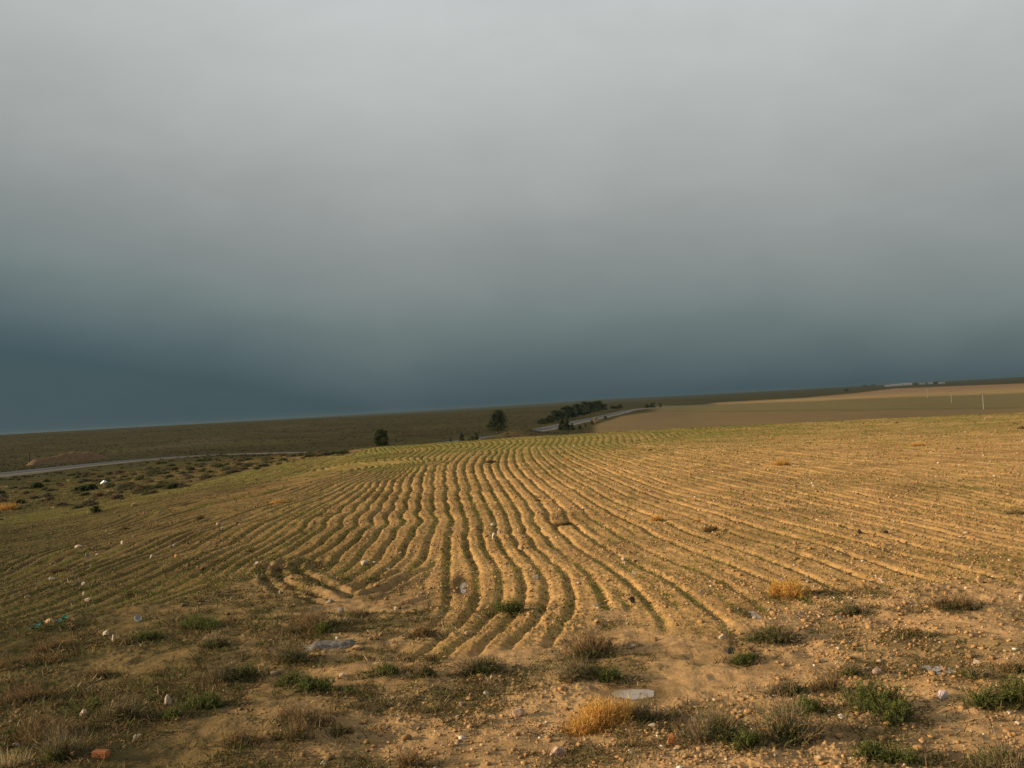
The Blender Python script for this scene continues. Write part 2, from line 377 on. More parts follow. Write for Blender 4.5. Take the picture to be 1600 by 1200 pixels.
# ------------------------------------------------------------------ object helpers
def tag(o, label=None, cat=None, group=None, kind=None):
    if label: o['label'] = label
    if cat: o['category'] = cat
    if group: o['group'] = group
    if kind: o['kind'] = kind
    return o
def empty(name, loc, rz=0, **kw):
    o = bpy.data.objects.new(name, None); COL.objects.link(o)
    o.location = loc; o.rotation_euler = (0, 0, rz); o.empty_display_size = .2
    return tag(o, **kw)
def mesh_np(name, V, Fc, mat, colors=None, smooth=False, corners=4):
    """mesh from numpy vertices and equal-sized faces"""
    me = bpy.data.meshes.new(name)
    V = np.ascontiguousarray(V, np.float32); Fc = np.ascontiguousarray(Fc, np.int32)
    n = Fc.shape[1]
    me.vertices.add(len(V)); me.vertices.foreach_set('co', V.ravel())
    me.loops.add(Fc.size); me.loops.foreach_set('vertex_index', Fc.ravel())
    me.polygons.add(len(Fc)); me.polygons.foreach_set('loop_start', np.arange(0, Fc.size, n, dtype=np.int32))
    try: me.polygons.foreach_set('loop_total', np.full(len(Fc), n, np.int32))
    except Exception: pass
    if smooth: me.polygons.foreach_set('use_smooth', np.ones(len(Fc), bool))
    me.update(calc_edges=True)
    if colors is not None:
        a = me.color_attributes.new('tint', 'FLOAT_COLOR', 'POINT')
        c = np.ones((len(V), 4), np.float32); c[:, :3] = colors
        a.data.foreach_set('color', c.ravel())
    me.materials.append(mat)
    return me
def link(name, me, parent=None, loc=None):
    o = bpy.data.objects.new(name, me); COL.objects.link(o)
    if parent is not None: o.parent = parent
    if loc is not None: o.location = loc
    return o

# ------------------------------------------------------------------ materials
def new_mat(name):
    m = bpy.data.materials.new(name); m.use_nodes = True
    nt = m.node_tree; return m, nt, nt.nodes['Principled BSDF']
def nd(nt, kind, **kw):
    n = nt.nodes.new(kind)
    for k, v in kw.items(): setattr(n, k, v)
    return n
def mat_ground():
    m, nt, b = new_mat('soil'); L = nt.links.new
    at = nd(nt, 'ShaderNodeAttribute', attribute_name='tint')
    geo = nd(nt, 'ShaderNodeNewGeometry')
    def nz(scale, detail, rough=.6):
        n = nd(nt, 'ShaderNodeTexNoise'); n.inputs['Scale'].default_value = scale; n.inputs['Detail'].default_value = detail
        n.inputs['Roughness'].default_value = rough; L(geo.outputs['Position'], n.inputs['Vector']); return n
    n1 = nz(9, 6, .7); n2 = nz(55, 4, .65); n3 = nz(.9, 5, .65)
    mr = nd(nt, 'ShaderNodeMapRange'); mr.inputs['From Min'].default_value = .3; mr.inputs['From Max'].default_value = .7
    mr.inputs['To Min'].default_value = .72; mr.inputs['To Max'].default_value = 1.28; L(n1.outputs[0], mr.inputs[0])
    mr2 = nd(nt, 'ShaderNodeMapRange'); mr2.inputs['From Min'].default_value = .3; mr2.inputs['From Max'].default_value = .7
    mr2.inputs['To Min'].default_value = .82; mr2.inputs['To Max'].default_value = 1.18; L(n3.outputs[0], mr2.inputs[0])
    mu = nd(nt, 'ShaderNodeMath', operation='MULTIPLY'); L(mr.outputs[0], mu.inputs[0]); L(mr2.outputs[0], mu.inputs[1])
    sc = nd(nt, 'ShaderNodeVectorMath', operation='SCALE'); L(at.outputs['Color'], sc.inputs[0]); L(mu.outputs[0], sc.inputs['Scale'])
    # pale grit specks
    vo = nd(nt, 'ShaderNodeTexVoronoi'); vo.inputs['Scale'].default_value = 38; L(geo.outputs['Position'], vo.inputs['Vector'])
    lt = nd(nt, 'ShaderNodeMath', operation='LESS_THAN'); lt.inputs[1].default_value = .16; L(vo.outputs['Distance'], lt.inputs[0])
    sp = nd(nt, 'ShaderNodeSeparateColor'); L(vo.outputs['Color'], sp.inputs[0])
    gt = nd(nt, 'ShaderNodeMath', operation='GREATER_THAN'); gt.inputs[1].default_value = .86; L(sp.outputs[0], gt.inputs[0])
    an = nd(nt, 'ShaderNodeMath', operation='MULTIPLY'); L(lt.outputs[0], an.inputs[0]); L(gt.outputs[0], an.inputs[1])
    an2 = nd(nt, 'ShaderNodeMath', operation='MULTIPLY'); an2.inputs[1].default_value = .35; L(an.outputs[0], an2.inputs[0])
    mx = nd(nt, 'ShaderNodeMix', data_type='RGBA'); L(an2.outputs[0], mx.inputs['Factor']); L(sc.outputs[0], mx.inputs[6]); mx.inputs[7].default_value = (.55, .44, .30, 1)
    L(mx.outputs[2], b.inputs['Base Color'])
    b.inputs['Roughness'].default_value = 1.0; b.inputs['Specular IOR Level'].default_value = .02
    ad = nd(nt, 'ShaderNodeMath', operation='ADD'); L(n1.outputs[0], ad.inputs[0]); L(n2.outputs[0], ad.inputs[1])
    bp = nd(nt, 'ShaderNodeBump'); bp.inputs['Strength'].default_value = .6; bp.inputs['Distance'].default_value = .014
    L(ad.outputs[0], bp.inputs['Height']); L(bp.outputs[0], b.inputs['Normal'])
    return m
def mat_tint(name, rough=.8, noise_scale=None, amt=.25, trans=0.0, spec=.2, bump=0, color=None):
    m, nt, b = new_mat(name); L = nt.links.new
    if color is None:
        at = nd(nt, 'ShaderNodeAttribute', attribute_name='tint'); src = at.outputs['Color']
    else:
        at = nd(nt, 'ShaderNodeRGB'); at.outputs[0].default_value = (*color, 1); src = at.outputs[0]
    if noise_scale:
        tc = nd(nt, 'ShaderNodeTexCoord'); n = nd(nt, 'ShaderNodeTexNoise'); n.inputs['Scale'].default_value = noise_scale
        n.inputs['Detail'].default_value = 5; n.inputs['Roughness'].default_value = .65; L(tc.outputs['Object'], n.inputs['Vector'])
        mr = nd(nt, 'ShaderNodeMapRange'); mr.inputs['From Min'].default_value = .3; mr.inputs['From Max'].default_value = .7
        mr.inputs['To Min'].default_value = 1 - amt; mr.inputs['To Max'].default_value = 1 + amt; L(n.outputs[0], mr.inputs[0])
        sc = nd(nt, 'ShaderNodeVectorMath', operation='SCALE'); L(src, sc.inputs[0]); L(mr.outputs[0], sc.inputs['Scale']); src = sc.outputs[0]
        if bump:
            bp = nd(nt, 'ShaderNodeBump'); bp.inputs['Strength'].default_value = .7; bp.inputs['Distance'].default_value = bump
            L(n.outputs[0], bp.inputs['Height']); L(bp.outputs[0], b.inputs['Normal'])
    L(src, b.inputs['Base Color']); b.inputs['Roughness'].default_value = rough; b.inputs['Specular IOR Level'].default_value = spec
    if trans:
        out = nt.nodes['Material Output']; tr = nd(nt, 'ShaderNodeBsdfTranslucent'); L(src, tr.inputs['Color'])
        mx = nd(nt, 'ShaderNodeMixShader'); mx.inputs[0].default_value = trans
        L(b.outputs[0], mx.inputs[1]); L(tr.outputs[0], mx.inputs[2]); L(mx.outputs[0], out.inputs['Surface'])
    return m
M_GROUND = mat_ground()
M_PLANT = mat_tint('plant_fibre', .75, trans=.28)
M_STALK = mat_tint('dry_stalk', .8, trans=.15)
M_STONE = mat_tint('stone', .85, 30, .3, bump=.006)
M_NEEDLE = mat_tint('needles', .8, trans=.12)
M_BARK = mat_tint('bark', .9, 6, .3, color=(.10, .07, .045))
M_ROAD = mat_tint('asphalt', .85, 1.2, .12, spec=.12, color=(.050, .056, .063))
M_SHOULDER = mat_tint('gravel_shoulder', .9, 2.0, .25, color=(.22, .165, .10))
M_MOUND = mat_tint('heaped_earth', .95, 1.5, .3, color=(.15, .085, .038), bump=.25)
M_CONCRETE = mat_tint('concrete', .8, 1.0, .12, color=(.20, .19, .17))
M_POST = mat_tint('weathered_post', .9, 4, .2, color=(.045, .035, .028))
M_WHITE = mat_tint('white_wall', .7, .2, .08, color=(.14, .145, .145))
M_SHEDROOF = mat_tint('pale_roof', .5, .2, .08, color=(.14, .155, .165))
M_DARKROOF = mat_tint('grey_roof', .6, .2, .1, color=(.10, .105, .11))
M_PLASTIC = mat_tint('white_plastic', .35, 20, .06, spec=.3, color=(.66, .63, .58))
M_GREENPL = mat_tint('green_plastic', .25, 25, .2, spec=.6, color=(.02, .13, .065))
def mat_water():
    m, nt, b = new_mat('muddy_water'); b.inputs['Base Color'].default_value = (.30, .225, .145, 1); b.inputs['Roughness'].default_value = .12
    b.inputs['IOR'].default_value = 1.33; b.inputs['Specular IOR Level'].default_value = .8
    return m
M_WATER = mat_water()

# ------------------------------------------------------------------ ground: one sheet from the camera's feet to the horizon
def build_ground():
    dense = np.radians(np.arange(-31.5, 31.501, 0.066))
    rest = np.radians(np.concatenate([np.linspace(31.6, 44, 70), np.linspace(46, 314, 64), np.linspace(316, 328.45, 70)]))
    az = np.concatenate([dense, rest]); na = len(az)
    ds = [0.5, 1.2, 2.0, 2.8, 3.5, 4.1, 4.6, 5.0]
    d = 5.0
    while d < 84:
        d += min(max(0.5 * d * d / (H * 996), 0.012), 0.11); ds.append(d)
    while d < 240:
        d *= 1.006; ds.append(d)
    while d < 11000:
        d *= 1.022; ds.append(d)
    ds = np.array(ds); nd_ = len(ds)
    A, D = np.meshgrid(az, ds, indexing='ij'); x = (D * np.sin(A)).ravel(); y = (D * np.cos(A)).ravel()
    z, col, fm, fur = surface(x, y)
    V = np.c_[x, y, z]
    i = np.arange(na)[:, None]; j = np.arange(nd_ - 1)[None, :]; i2 = (i + 1) % na
    Fc = np.stack([i*nd_+j+0*i2, i2*nd_+j, i2*nd_+j+1, i*nd_+j+1], -1).reshape(-1, 4)
    # middle cap
    V = np.r_[V, [[0, 0, float(z[0])]]]; col = np.r_[col, col[:1]]
    c = len(V) - 1; ii = np.arange(na)
    cap = np.c_[np.full(na, c), ((ii + 1) % na) * nd_, ii * nd_, ii * nd_]
    Fc = Fc[:, ::-1]
    me = mesh_np('ground', V, Fc, M_GROUND, col, smooth=True)
    o = link('ground', me); tag(o, kind='structure', label='sandy ploughed field with wavy furrows, rough headland and plain beyond')
    return az[:len(dense)], ds, z[:len(dense) * nd_].reshape(len(dense), nd_), len(V)
GA, GD, GZ, GN = build_ground()
def gz(x, y):
    """height of the finished ground"""
    x = np.atleast_1d(np.asarray(x, float)); y = np.atleast_1d(np.asarray(y, float))
    d = np.hypot(x, y); a = np.arctan2(x, y)
    fi = np.clip((a - GA[0]) / (GA[1] - GA[0]), 0, len(GA) - 1.001); i = fi.astype(int); u = fi - i
    j = np.clip(np.searchsorted(GD, d) - 1, 0, len(GD) - 2); v = np.clip((d - GD[j]) / (GD[j+1] - GD[j]), 0, 1)
    return GZ[i, j]*(1-u)*(1-v) + GZ[i+1, j]*u*(1-v) + GZ[i, j+1]*(1-u)*v + GZ[i+1, j+1]*u*v
def at(px, py):
    x, y, t = hit(px, py); return x, y, float(gz(x, y)[0]), t

# ------------------------------------------------------------------ puddles
for (nm, lab, pl), w in zip(PUDDLES, PUDW):
    c = w.mean(0); me = bpy.data.meshes.new(nm); bm = bmesh.new()
    w2 = c + (w - c) * (1.25 if c[0] > .6 else .75)
    pts = smooth_line(np.r_[w2, w2[:1]], .02)[:-1]
    rr = pts - c; pts = c + rr * (1 + .22 * noise(pts[:, 0] * 6, pts[:, 1] * 6, 95) + .12 * noise(pts[:, 0] * 24, pts[:, 1] * 24, 96))[:, None]
    e_ = smooth_line(np.r_[w, w[:1]], .03); z0 = float(np.quantile(gz(e_[:, 0], e_[:, 1]), .78 if c[0] > .6 else .35))
    vs = [bm.verts.new((p[0] - c[0], p[1] - c[1], 0)) for p in pts]; f = bm.faces.new(vs)
    if f.normal.z < 0: f.normal_flip()
    bm.to_mesh(me); bm.free(); me.materials.append(M_WATER)
    o = link('puddle', me, None, (c[0], c[1], z0)); tag(o, lab, 'puddle', kind='structure')

# ------------------------------------------------------------------ road
def build_road():
    P = ROAD; T = np.gradient(P, axis=0); T /= np.hypot(*T.T)[:, None]; N = np.c_[T[:, 1], -T[:, 0]]
    z = base(P[:, 0], P[:, 1]) + .28
    d = np.hypot(*P.T); z += 0.25 * sstep(60, 130, d) * 0
    k = np.ones(9) / 9; z = np.convolve(np.pad(z, 4, mode='edge'), k, 'valid')
    def strip(name, offs, mat, kind, label):
        V = []; 
        for o, dz in offs: V.append(np.c_[P + N * o, z + dz])
        V = np.stack(V, 1); n, m = V.shape[:2]
        i = np.arange(n - 1)[:, None]; j = np.arange(m - 1)[None, :]
        Fc = np.stack([i*m+j, i*m+j+1, (i+1)*m+j+1, (i+1)*m+j], -1).reshape(-1, 4)[:, ::-1]
        o = link(name, mesh_np(name, V.reshape(-1, 3), Fc, mat)); tag(o, label, kind='structure')
    strip('road', [(-2.6, 0), (-1.3, .03), (0, .05), (1.3, .03), (2.6, 0)], M_ROAD, None, 'narrow grey asphalt road crossing the valley behind the field')
    strip('road_shoulder', [(-6.5, -1.3), (-3.6, -.10), (-2.5, -.03), (2.5, -.03), (3.6, -.10), (7.0, -1.6)], M_SHOULDER, None, 'pale gravel shoulders along both edges of the asphalt road')
build_road()
# ------------------------------------------------------------------ plants
def unit(v): return v / np.maximum(np.linalg.norm(v, axis=-1, keepdims=True), 1e-9)
def ribbons(root, dirv, length, width, droop, cb, ct, levels=4, side=None):
    """many tapered bending blades: vertices, quads, colours"""
    n = len(root); dirv = unit(dirv)
    if side is None: side = rng.normal(size=(n, 3))
    side = unit(np.cross(dirv, side))
    V = []; C = []
    for k in range(levels):
        t = k / (levels - 1)
        c = root + dirv * (length * t)[:, None]; c = c + np.c_[np.zeros(n), np.zeros(n), -droop * length * t * t]
        w = width * WF * (1 - .85 * t ** 1.5)
        V += [c - side * (w / 2)[:, None], c + side * (w / 2)[:, None]]
        cc = cb * (1 - t) + ct * t; C += [cc, cc]
    V = np.stack(V, 1); C = np.stack(C, 1); m = 2 * levels
    f = np.array([[2*k, 2*k+1, 2*k+3, 2*k+2] for k in range(levels - 1)])
    Fc = (np.arange(n)[:, None, None] * m + f[None]).reshape(-1, 4)
    return V.reshape(-1, 3), Fc, C.reshape(-1, 3)
def join(parts):
    V = []; Fc = []; C = []; o = 0
    for v, f, c in parts:
        V.append(v); Fc.append(f + o); C.append(c); o += len(v)
    return np.concatenate(V), np.concatenate(Fc), np.concatenate(C)
def vary(col, n, a=.22):
    c = np.array(col)[None] * (1 + a * rng.normal(size=(n, 1))) * (1 + .08 * rng.normal(size=(n, 3)))
    return np.clip(c, .008, .8)
def dome_dirs(n, spread=1.2):
    th = np.abs(rng.normal(0, spread * .55, n)); th = np.clip(th, 0, 1.45); ph = rng.uniform(0, 2*PI, n)
    return np.c_[np.sin(th)*np.cos(ph), np.sin(th)*np.sin(ph), np.cos(th)]
def lobes(w, h, n):
    L = []
    for k in range(n):
        a = rng.uniform(0, 2*PI); r = abs(rng.normal(0, .26)) * w
        L.append((r*math.cos(a), r*.7*math.sin(a), rng.uniform(.55, 1.0) * h, rng.uniform(.3, .5) * w))
    L[0] = (0, 0, h, .42 * w); return L
GREEN = (.084, .094, .020); OLIVE = (.120, .105, .034); TWIG = (.190, .138, .068); GOLD = (.52, .29, .07); BROWN = (.195, .120, .048); STRAW = (.46, .34, .16)
def foliage_parts(w, h, dens, col, leaf=.026, lw=.006):
    out = []
    for (lx, ly, lh, lr) in lobes(w, h, max(2, int(2 + w * 7))):
        n = max(8, int(34 * dens * (.5 + lr * 3)))
        d = dome_dirs(n, 1.35); L = lh * rng.uniform(.55, 1.05, n) * (1 + .3 * (1 - d[:, 2]))
        reach = np.minimum(1, lr / np.maximum(L * np.sqrt(1 - d[:, 2]**2), 1e-3)); L = L * (.4 + .6 * reach)
        root = np.c_[lx + rng.normal(0, lr * .25, n), ly + rng.normal(0, lr * .25, n), np.full(n, -.01)]
        out.append(ribbons(root, d, L, np.full(n, .0035), rng.uniform(0, .25, n), vary(np.array(col) * .8, n), vary(col, n)))
        k = 13; t = rng.uniform(.2, 1, (n, k)); p = root[:, None] + d[:, None] * (L[:, None] * t)[..., None]
        p[..., 2] -= (.1 * L)[:, None] * t * t; p = p.reshape(-1, 3)
        ld = d[:, None] + rng.normal(0, .75, (n, k, 3)); ld = ld.reshape(-1, 3); m = n * k
        cc = vary(col, m, .25) * (.85 + .3 * t.reshape(-1, 1))
        out.append(ribbons(p, ld, leaf * rng.uniform(.6, 1.4, m), lw * rng.uniform(.7, 1.3, m), np.full(m, .1), cc, cc * 1.1, 2))
    return out
def twig_parts(w, h, n, col, spread=.8, fuzz=3):
    nl = max(3, int(2 + 6 * w)); la = rng.uniform(0, 2*PI, nl); lr = w * .36 * np.sqrt(rng.uniform(0, 1, nl)); lh = rng.uniform(.5, 1.05, nl); lr[0] = 0; lh[0] = 1
    g = rng.integers(0, nl, n); px_ = lr[g] * np.cos(la[g]) + rng.normal(0, .07 * w, n); py_ = .7 * lr[g] * np.sin(la[g]) + rng.normal(0, .06 * w, n)
    a = np.arctan2(py_, px_); r = np.hypot(px_, py_)
    root = np.c_[px_, py_, np.full(n, -.01)]
    d = dome_dirs(n, spread); d = unit(d + np.c_[np.cos(a), np.sin(a), 0*a] * (r / w)[:, None])
    L = h * lh[g] * rng.uniform(.45, 1.1, n)
    cb = vary(np.array(col) * .85, n); ct = vary(col, n)
    out = [ribbons(root, d, L, np.full(n, .0042), rng.uniform(-.05, .2, n), cb, ct)]
    for q in range(fuzz):
        t = rng.uniform(.35, .95, n); p = root + d * (L * t)[:, None]
        out.append(ribbons(p, d + rng.normal(0, .5, (n, 3)), L * rng.uniform(.12, .35, n), np.full(n, .0032), np.full(n, .05), ct, vary(col, n), 3))
    return out
WF = 1.0
def grass_parts(w, h, n, col, spread=1.2):
    a = rng.uniform(0, 2*PI, n); r = w * .42 * np.sqrt(rng.uniform(0, 1, n))
    root = np.c_[r*np.cos(a), r*np.sin(a)*.6, np.full(n, -.01)]
    d = dome_dirs(n, spread) + np.c_[np.cos(a), np.sin(a)*.6, 0*a] * (r / w * .9)[:, None]
    L = h * rng.uniform(.45, 1.12, n) * (1.05 - .5 * (r / (w * .42))**2)
    return [ribbons(root, d, L, rng.uniform(.002, .0045, n), rng.uniform(0, .35, n), vary(np.array(col) * .8, n), vary(col, n, .18))]
def build_plant(kind, name, x, y, z, w, h, label, cat, group=None):
    global WF
    WF = max(1.0, math.hypot(x, y) / 13); big = w > .22
    if kind == 'G':
        P = [('foliage', foliage_parts(w, h, 1.5, GREEN), M_PLANT)]
        if big: P.append(('stems', twig_parts(w, h * 1.1, int(25 + 60 * w), OLIVE, 1.0, 2), M_STALK))
    elif kind == 'M':
        P = [('foliage', foliage_parts(w, h * .68, 1.5, (.105, .100, .030)), M_PLANT), ('dry_stems', twig_parts(w, h, int(120 + 300 * w), TWIG, 1.1, 5), M_STALK)]
    elif kind == 'D':
        P = [('dry_stems', grass_parts(w, h * .8, int(300 + 900 * w), GOLD, 1.4) + twig_parts(w, h * .95, int(250 + 1100 * w), GOLD, 1.4, 7), M_STALK)]
    elif kind == 'B':
        P = [('dry_stems', twig_parts(w, h * .85, int(150 + 420 * w), BROWN, 1.5, 5), M_STALK)]
        if big: P.append(('foliage', foliage_parts(w * .9, h * .45, .9, (.10, .082, .03)), M_PLANT))
    elif kind == 'P':
        P = [('dry_stems', grass_parts(w, h, int(160 + 300 * w), STRAW, .9), M_STALK)]
    elif kind == 'S':      # far scrub, coarser leaves
        s = max(w, h)
        P = [('foliage', foliage_parts(w, h, .9, (.050, .060, .018), leaf=.09 * s, lw=.035 * s), M_PLANT)]
    elif kind == 'T':      # far tumbleweed
        P = [('dry_stems', grass_parts(w, h, 900, GOLD), M_STALK)]
    if len(P) == 1:
        v, q, c = join(P[0][1]); o = link(name, mesh_np(name, v, q, P[0][2], c), None, (x, y, z))
    else:
        o = empty(name, (x, y, z))
        for pn, pp, pm in P:
            v, q, c = join(pp); link(pn, mesh_np(pn, v, q, pm, c), o)
    WF = 1.0
    return tag(o, label, cat, group)
PLANTS = [  # px, py of the foot, width, height (picture pixels), kind, name, label
 (936,1130,140,46,'D','dry_grass_clump','large golden dry grass clump in the right foreground, in front of a pale puddle'),
 (1004,1120,56,42,'M','shrub','olive weedy shrub touching the right side of the large golden grass clump'),
 (1122,1156,92,76,'M','shrub','dark twiggy grey shrub right of the orange cone-shaped stone'),
 (1166,1174,44,28,'G','green_tuft','small green tuft at the foot of the dark twiggy shrub, lower right'),
 (1232,1156,84,88,'M','shrub','tall twiggy shrub with long shadow, standing between two leafy green tufts'),
 (1264,1114,52,28,'G','green_tuft','low green tuft just behind the tall twiggy shrub on the right'),
 (1357,1104,84,46,'G','green_tuft','dense bright green tuft below the pale puddle on the right'),
 (1399,1126,78,36,'G','green_tuft','flat dense green tuft in front of the bright one below the right puddle'),
 (1362,1188,46,32,'G','green_tuft','round green tuft at the bottom edge, left one of a touching pair'),
 (1396,1192,52,32,'G','green_tuft','round green tuft at the bottom edge, right one of a touching pair'),
 (1540,1102,64,36,'G','green_tuft','leafy dark green tuft near the right edge beside a taller green one'),
 (1590,1100,54,50,'G','green_tuft','taller dark green tuft cut by the right edge of the view'),
 (1566,1198,116,72,'M','shrub','wide twiggy shrub in the bottom right corner'),
 (1234,1078,64,36,'M','shrub','green and grey low shrub left of a bare twig shrub, right of centre'),
 (1298,1076,52,46,'B','twig_shrub','bare twiggy shrub above the dense bright green tuft'),
 (1331,1051,36,22,'M','shrub','small grey-green shrub left of a pinkish stone on bare soil'),
 (1162,1036,46,20,'G','green_tuft','low green tuft beside a black lump on the headland'),
 (1211,1001,78,52,'M','shrub','green shrub with pale dry twigs at the end of the right furrows'),
 (1235,931,66,26,'D','dry_grass_clump','low streak of orange dry grass lying across the furrows at the right'),
 (1330,956,42,24,'M','shrub','small olive shrub among stones, right of the orange grass streak'),
 (1478,952,72,36,'B','twig_shrub','wide brown twiggy weed on stony soil at the right'),
 (1432,996,36,22,'B','twig_shrub','small brown twiggy weed on bare soil above the right puddle'),
 (1522,1063,36,24,'M','shrub','small dark shrub right of the pale puddle'),
 (1580,1050,64,22,'B','twig_shrub','low brown weed at the right edge, level with the puddle'),
 (921,1022,116,78,'B','twig_shrub','largest brown twiggy shrub, behind the golden grass clump'),
 (898,1060,82,42,'M','shrub','grey-green shrub between the large brown shrub and the golden grass clump'),
 (952,1062,44,22,'G','green_tuft','small dark green tuft behind the puddle beside the golden clump'),
 (757,1051,68,42,'M','shrub','grey-green shrub on the headland below the curving furrow ends'),
 (798,957,52,26,'G','green_tuft','green weedy tuft growing inside the curved furrows'),
 (606,1061,42,20,'G','green_tuft','compact green tuft alone on bare soil, left of centre'),
 (664,1062,30,32,'M','shrub','thin upright grey-green plant right of the compact lone tuft'),
 (464,1066,52,34,'G','green_tuft','green tuft below the grey slab, upper one of a pair'),
 (484,1082,56,26,'G','green_tuft','green tuft below the grey slab, lower one of a pair'),
 (458,1036,64,46,'M','shrub','dark grey-green shrub at the left end of the grey slab'),
 (504,991,26,22,'G','green_tuft','small vivid green tuft just above the grey slab'),
 (488,986,76,48,'B','twig_shrub','brown twiggy weeds above the grey slab'),
 (328,1110,58,30,'G','green_tuft','dark green tuft in the left foreground beside a standing pale stone'),
 (271,1128,36,22,'G','green_tuft','small green tuft below the standing pale stone'),
 (224,1001,48,20,'G','green_tuft','green grassy tuft right of the small standing white stone'),
 (150,1107,26,22,'G','green_tuft','small green tuft above a pale pyramid stone in the left foreground'),
 (188,1130,42,44,'M','shrub','slender olive shrub right of the pale pyramid stone'),
 (98,1192,64,58,'M','shrub','straggly olive shrub left of the red brick'),
 (80,1160,108,52,'B','twig_shrub','broad brown thicket in the lower left, above the straggly olive shrub'),
 (85,1012,74,26,'B','twig_shrub','low brown weed below the green plastic scraps on the left'),
 (42,1036,96,26,'B','twig_shrub','dark low brown weed at the left edge below the plastic scraps'),
 (40,1092,106,42,'B','twig_shrub','wide brown weedy clump at the left edge, midway down the foreground'),
 (18,1198,60,36,'P','dry_grass_clump','pale straw grass in the bottom left corner'),
 (356,1060,72,42,'M','shrub','olive weedy shrub in the left foreground, above the dark green tuft'),
 (470,1136,104,32,'B','twig_shrub','wide spread of brown weeds below the pair of green tufts'),
 (541,1146,40,20,'B','twig_shrub','small brown weed right of the wide spread of weeds'),
 (468,1162,92,38,'B','twig_shrub','brown weed patch near the bottom, left of centre'),
 (646,1192,42,46,'B','twig_shrub','bare upright twigs at the bottom edge, left of centre'),
 (374,1172,62,34,'B','twig_shrub','brown weed clump near the bottom, right of the pale slanting stone'),
 (306,982,66,28,'G','green_tuft','grassy green tuft right of the white cup on the left headland'),
 (336,1012,56,30,'M','shrub','olive weeds between two green tufts on the left headland, below the white cup'),
 (152,1052,44,20,'B','twig_shrub','small brown weed on bare soil in the middle of the left foreground'),
 (562,962,44,20,'B','twig_shrub','small brown weed where the turning furrows meet'),
 (662,996,42,30,'B','twig_shrub','brown weed at the foot of the innermost curving furrow'),
 (545,1086,30,14,'G','green_tuft','tiny green tuft on bare soil right of the pair below the slab'),
 (676,1034,24,18,'B','twig_shrub','tiny dry weed at the tip of the curved furrows'),
 (884,820,42,15,'B','twig_shrub','dark brown weed lying across the middle furrows'),
 (1027,815,20,13,'T','dry_grass_clump','small round orange tumbleweed on the furrows right of centre'),
 (435,788,28,11,'T','dry_grass_clump','small orange dry grass on the left plough rows'),
 (1220,726,26,13,'T','dry_grass_clump','orange-brown tumbleweed casting a long shadow in the upper right field'),
 (1209,725,20,9,'P','dry_grass_clump','pale dry tuft touching the left side of the orange-brown tumbleweed'),
 (1433,697,28,8,'T','dry_grass_clump','golden low tumbleweed high in the right field'),
 (765,723,22,9,'B','twig_shrub','dark dry weed in the far middle furrows'),
 (886,717,20,6,'T','dry_grass_clump','rusty dry tuft in the far field, right of the dark weed'),
 (1112,830,24,15,'B','twig_shrub','sparse brown weed on the furrows, right of the small orange tumbleweed'),
 (1089,815,16,8,'T','dry_grass_clump','tiny golden tuft between the orange tumbleweed and the sparse weed'),
 (1017,704,10,4,'B','twig_shrub','tiny dark weed far off near the brow, right of centre'),
 (1070,691,9,4,'T','dry_grass_clump','tiny rusty tuft far off near the brow'),
 (1546,655,16,6,'P','dry_grass_clump','pale tumbleweed on the far green brow at the right'),
 (1584,803,40,10,'B','twig_shrub','brown spread of weeds at the right edge of the middle field'),
 (838,783,13,6,'B','twig_shrub','small dark weed in the middle of the plough rows'),
 (1402,661,6,3,'B','twig_shrub','tiny dark weed on the far green brow, right of centre'),
 (1262,693,12,4,'P','dry_grass_clump','small pale weed in the upper right field'),
 (1597,671,18,7,'B','twig_shrub','dark weed at the right edge of the far brow'),
 (1423,672,14,6,'P','dry_grass_clump','pale dry tuft on the upper right field'),
 (315,812,14,10,'B','twig_shrub','dark weed standing on the left plough rows'),
 (12,797,36,15,'T','dry_grass_clump','rusty orange dry bush at the left edge below the road'),
 (150,801,16,13,'S','scrub_bush','dark green bush at the left margin of the ploughed rows'),
 (138,766,24,9,'S','scrub_bush','wide dark bush right below the white boulder'),
 (58,763,16,10,'S','scrub_bush','dark green bush on the road verge, above the rusty orange bush'),
 (32,787,14,9,'S','scrub_bush','dark green bush right beside the rusty orange bush at the left edge'),
 (195,829,16,10,'B','twig_shrub','dark dry weed on the left rows between pale stones'),
 (90,895,40,16,'B','twig_shrub','brown weeds on the left margin above a pair of pale stones'),
 (213,927,24,12,'G','green_tuft','green weed at the near end of the left rows'),
]
for (px, py, w, h, kd, nm, lab) in PLANTS:
    far = px < 600 and py < 700
    x, y, z, t = at(px, py); s = t / F
    build_plant(kd, nm, x, y, z - .004, w * s, h * s * (.82 if kd in 'MB' else 1), lab, {'dry_grass_clump': 'dry grass', 'shrub': 'shrub', 'green_tuft': 'plant', 'twig_shrub': 'weed', 'scrub_bush': 'bush'}[nm])

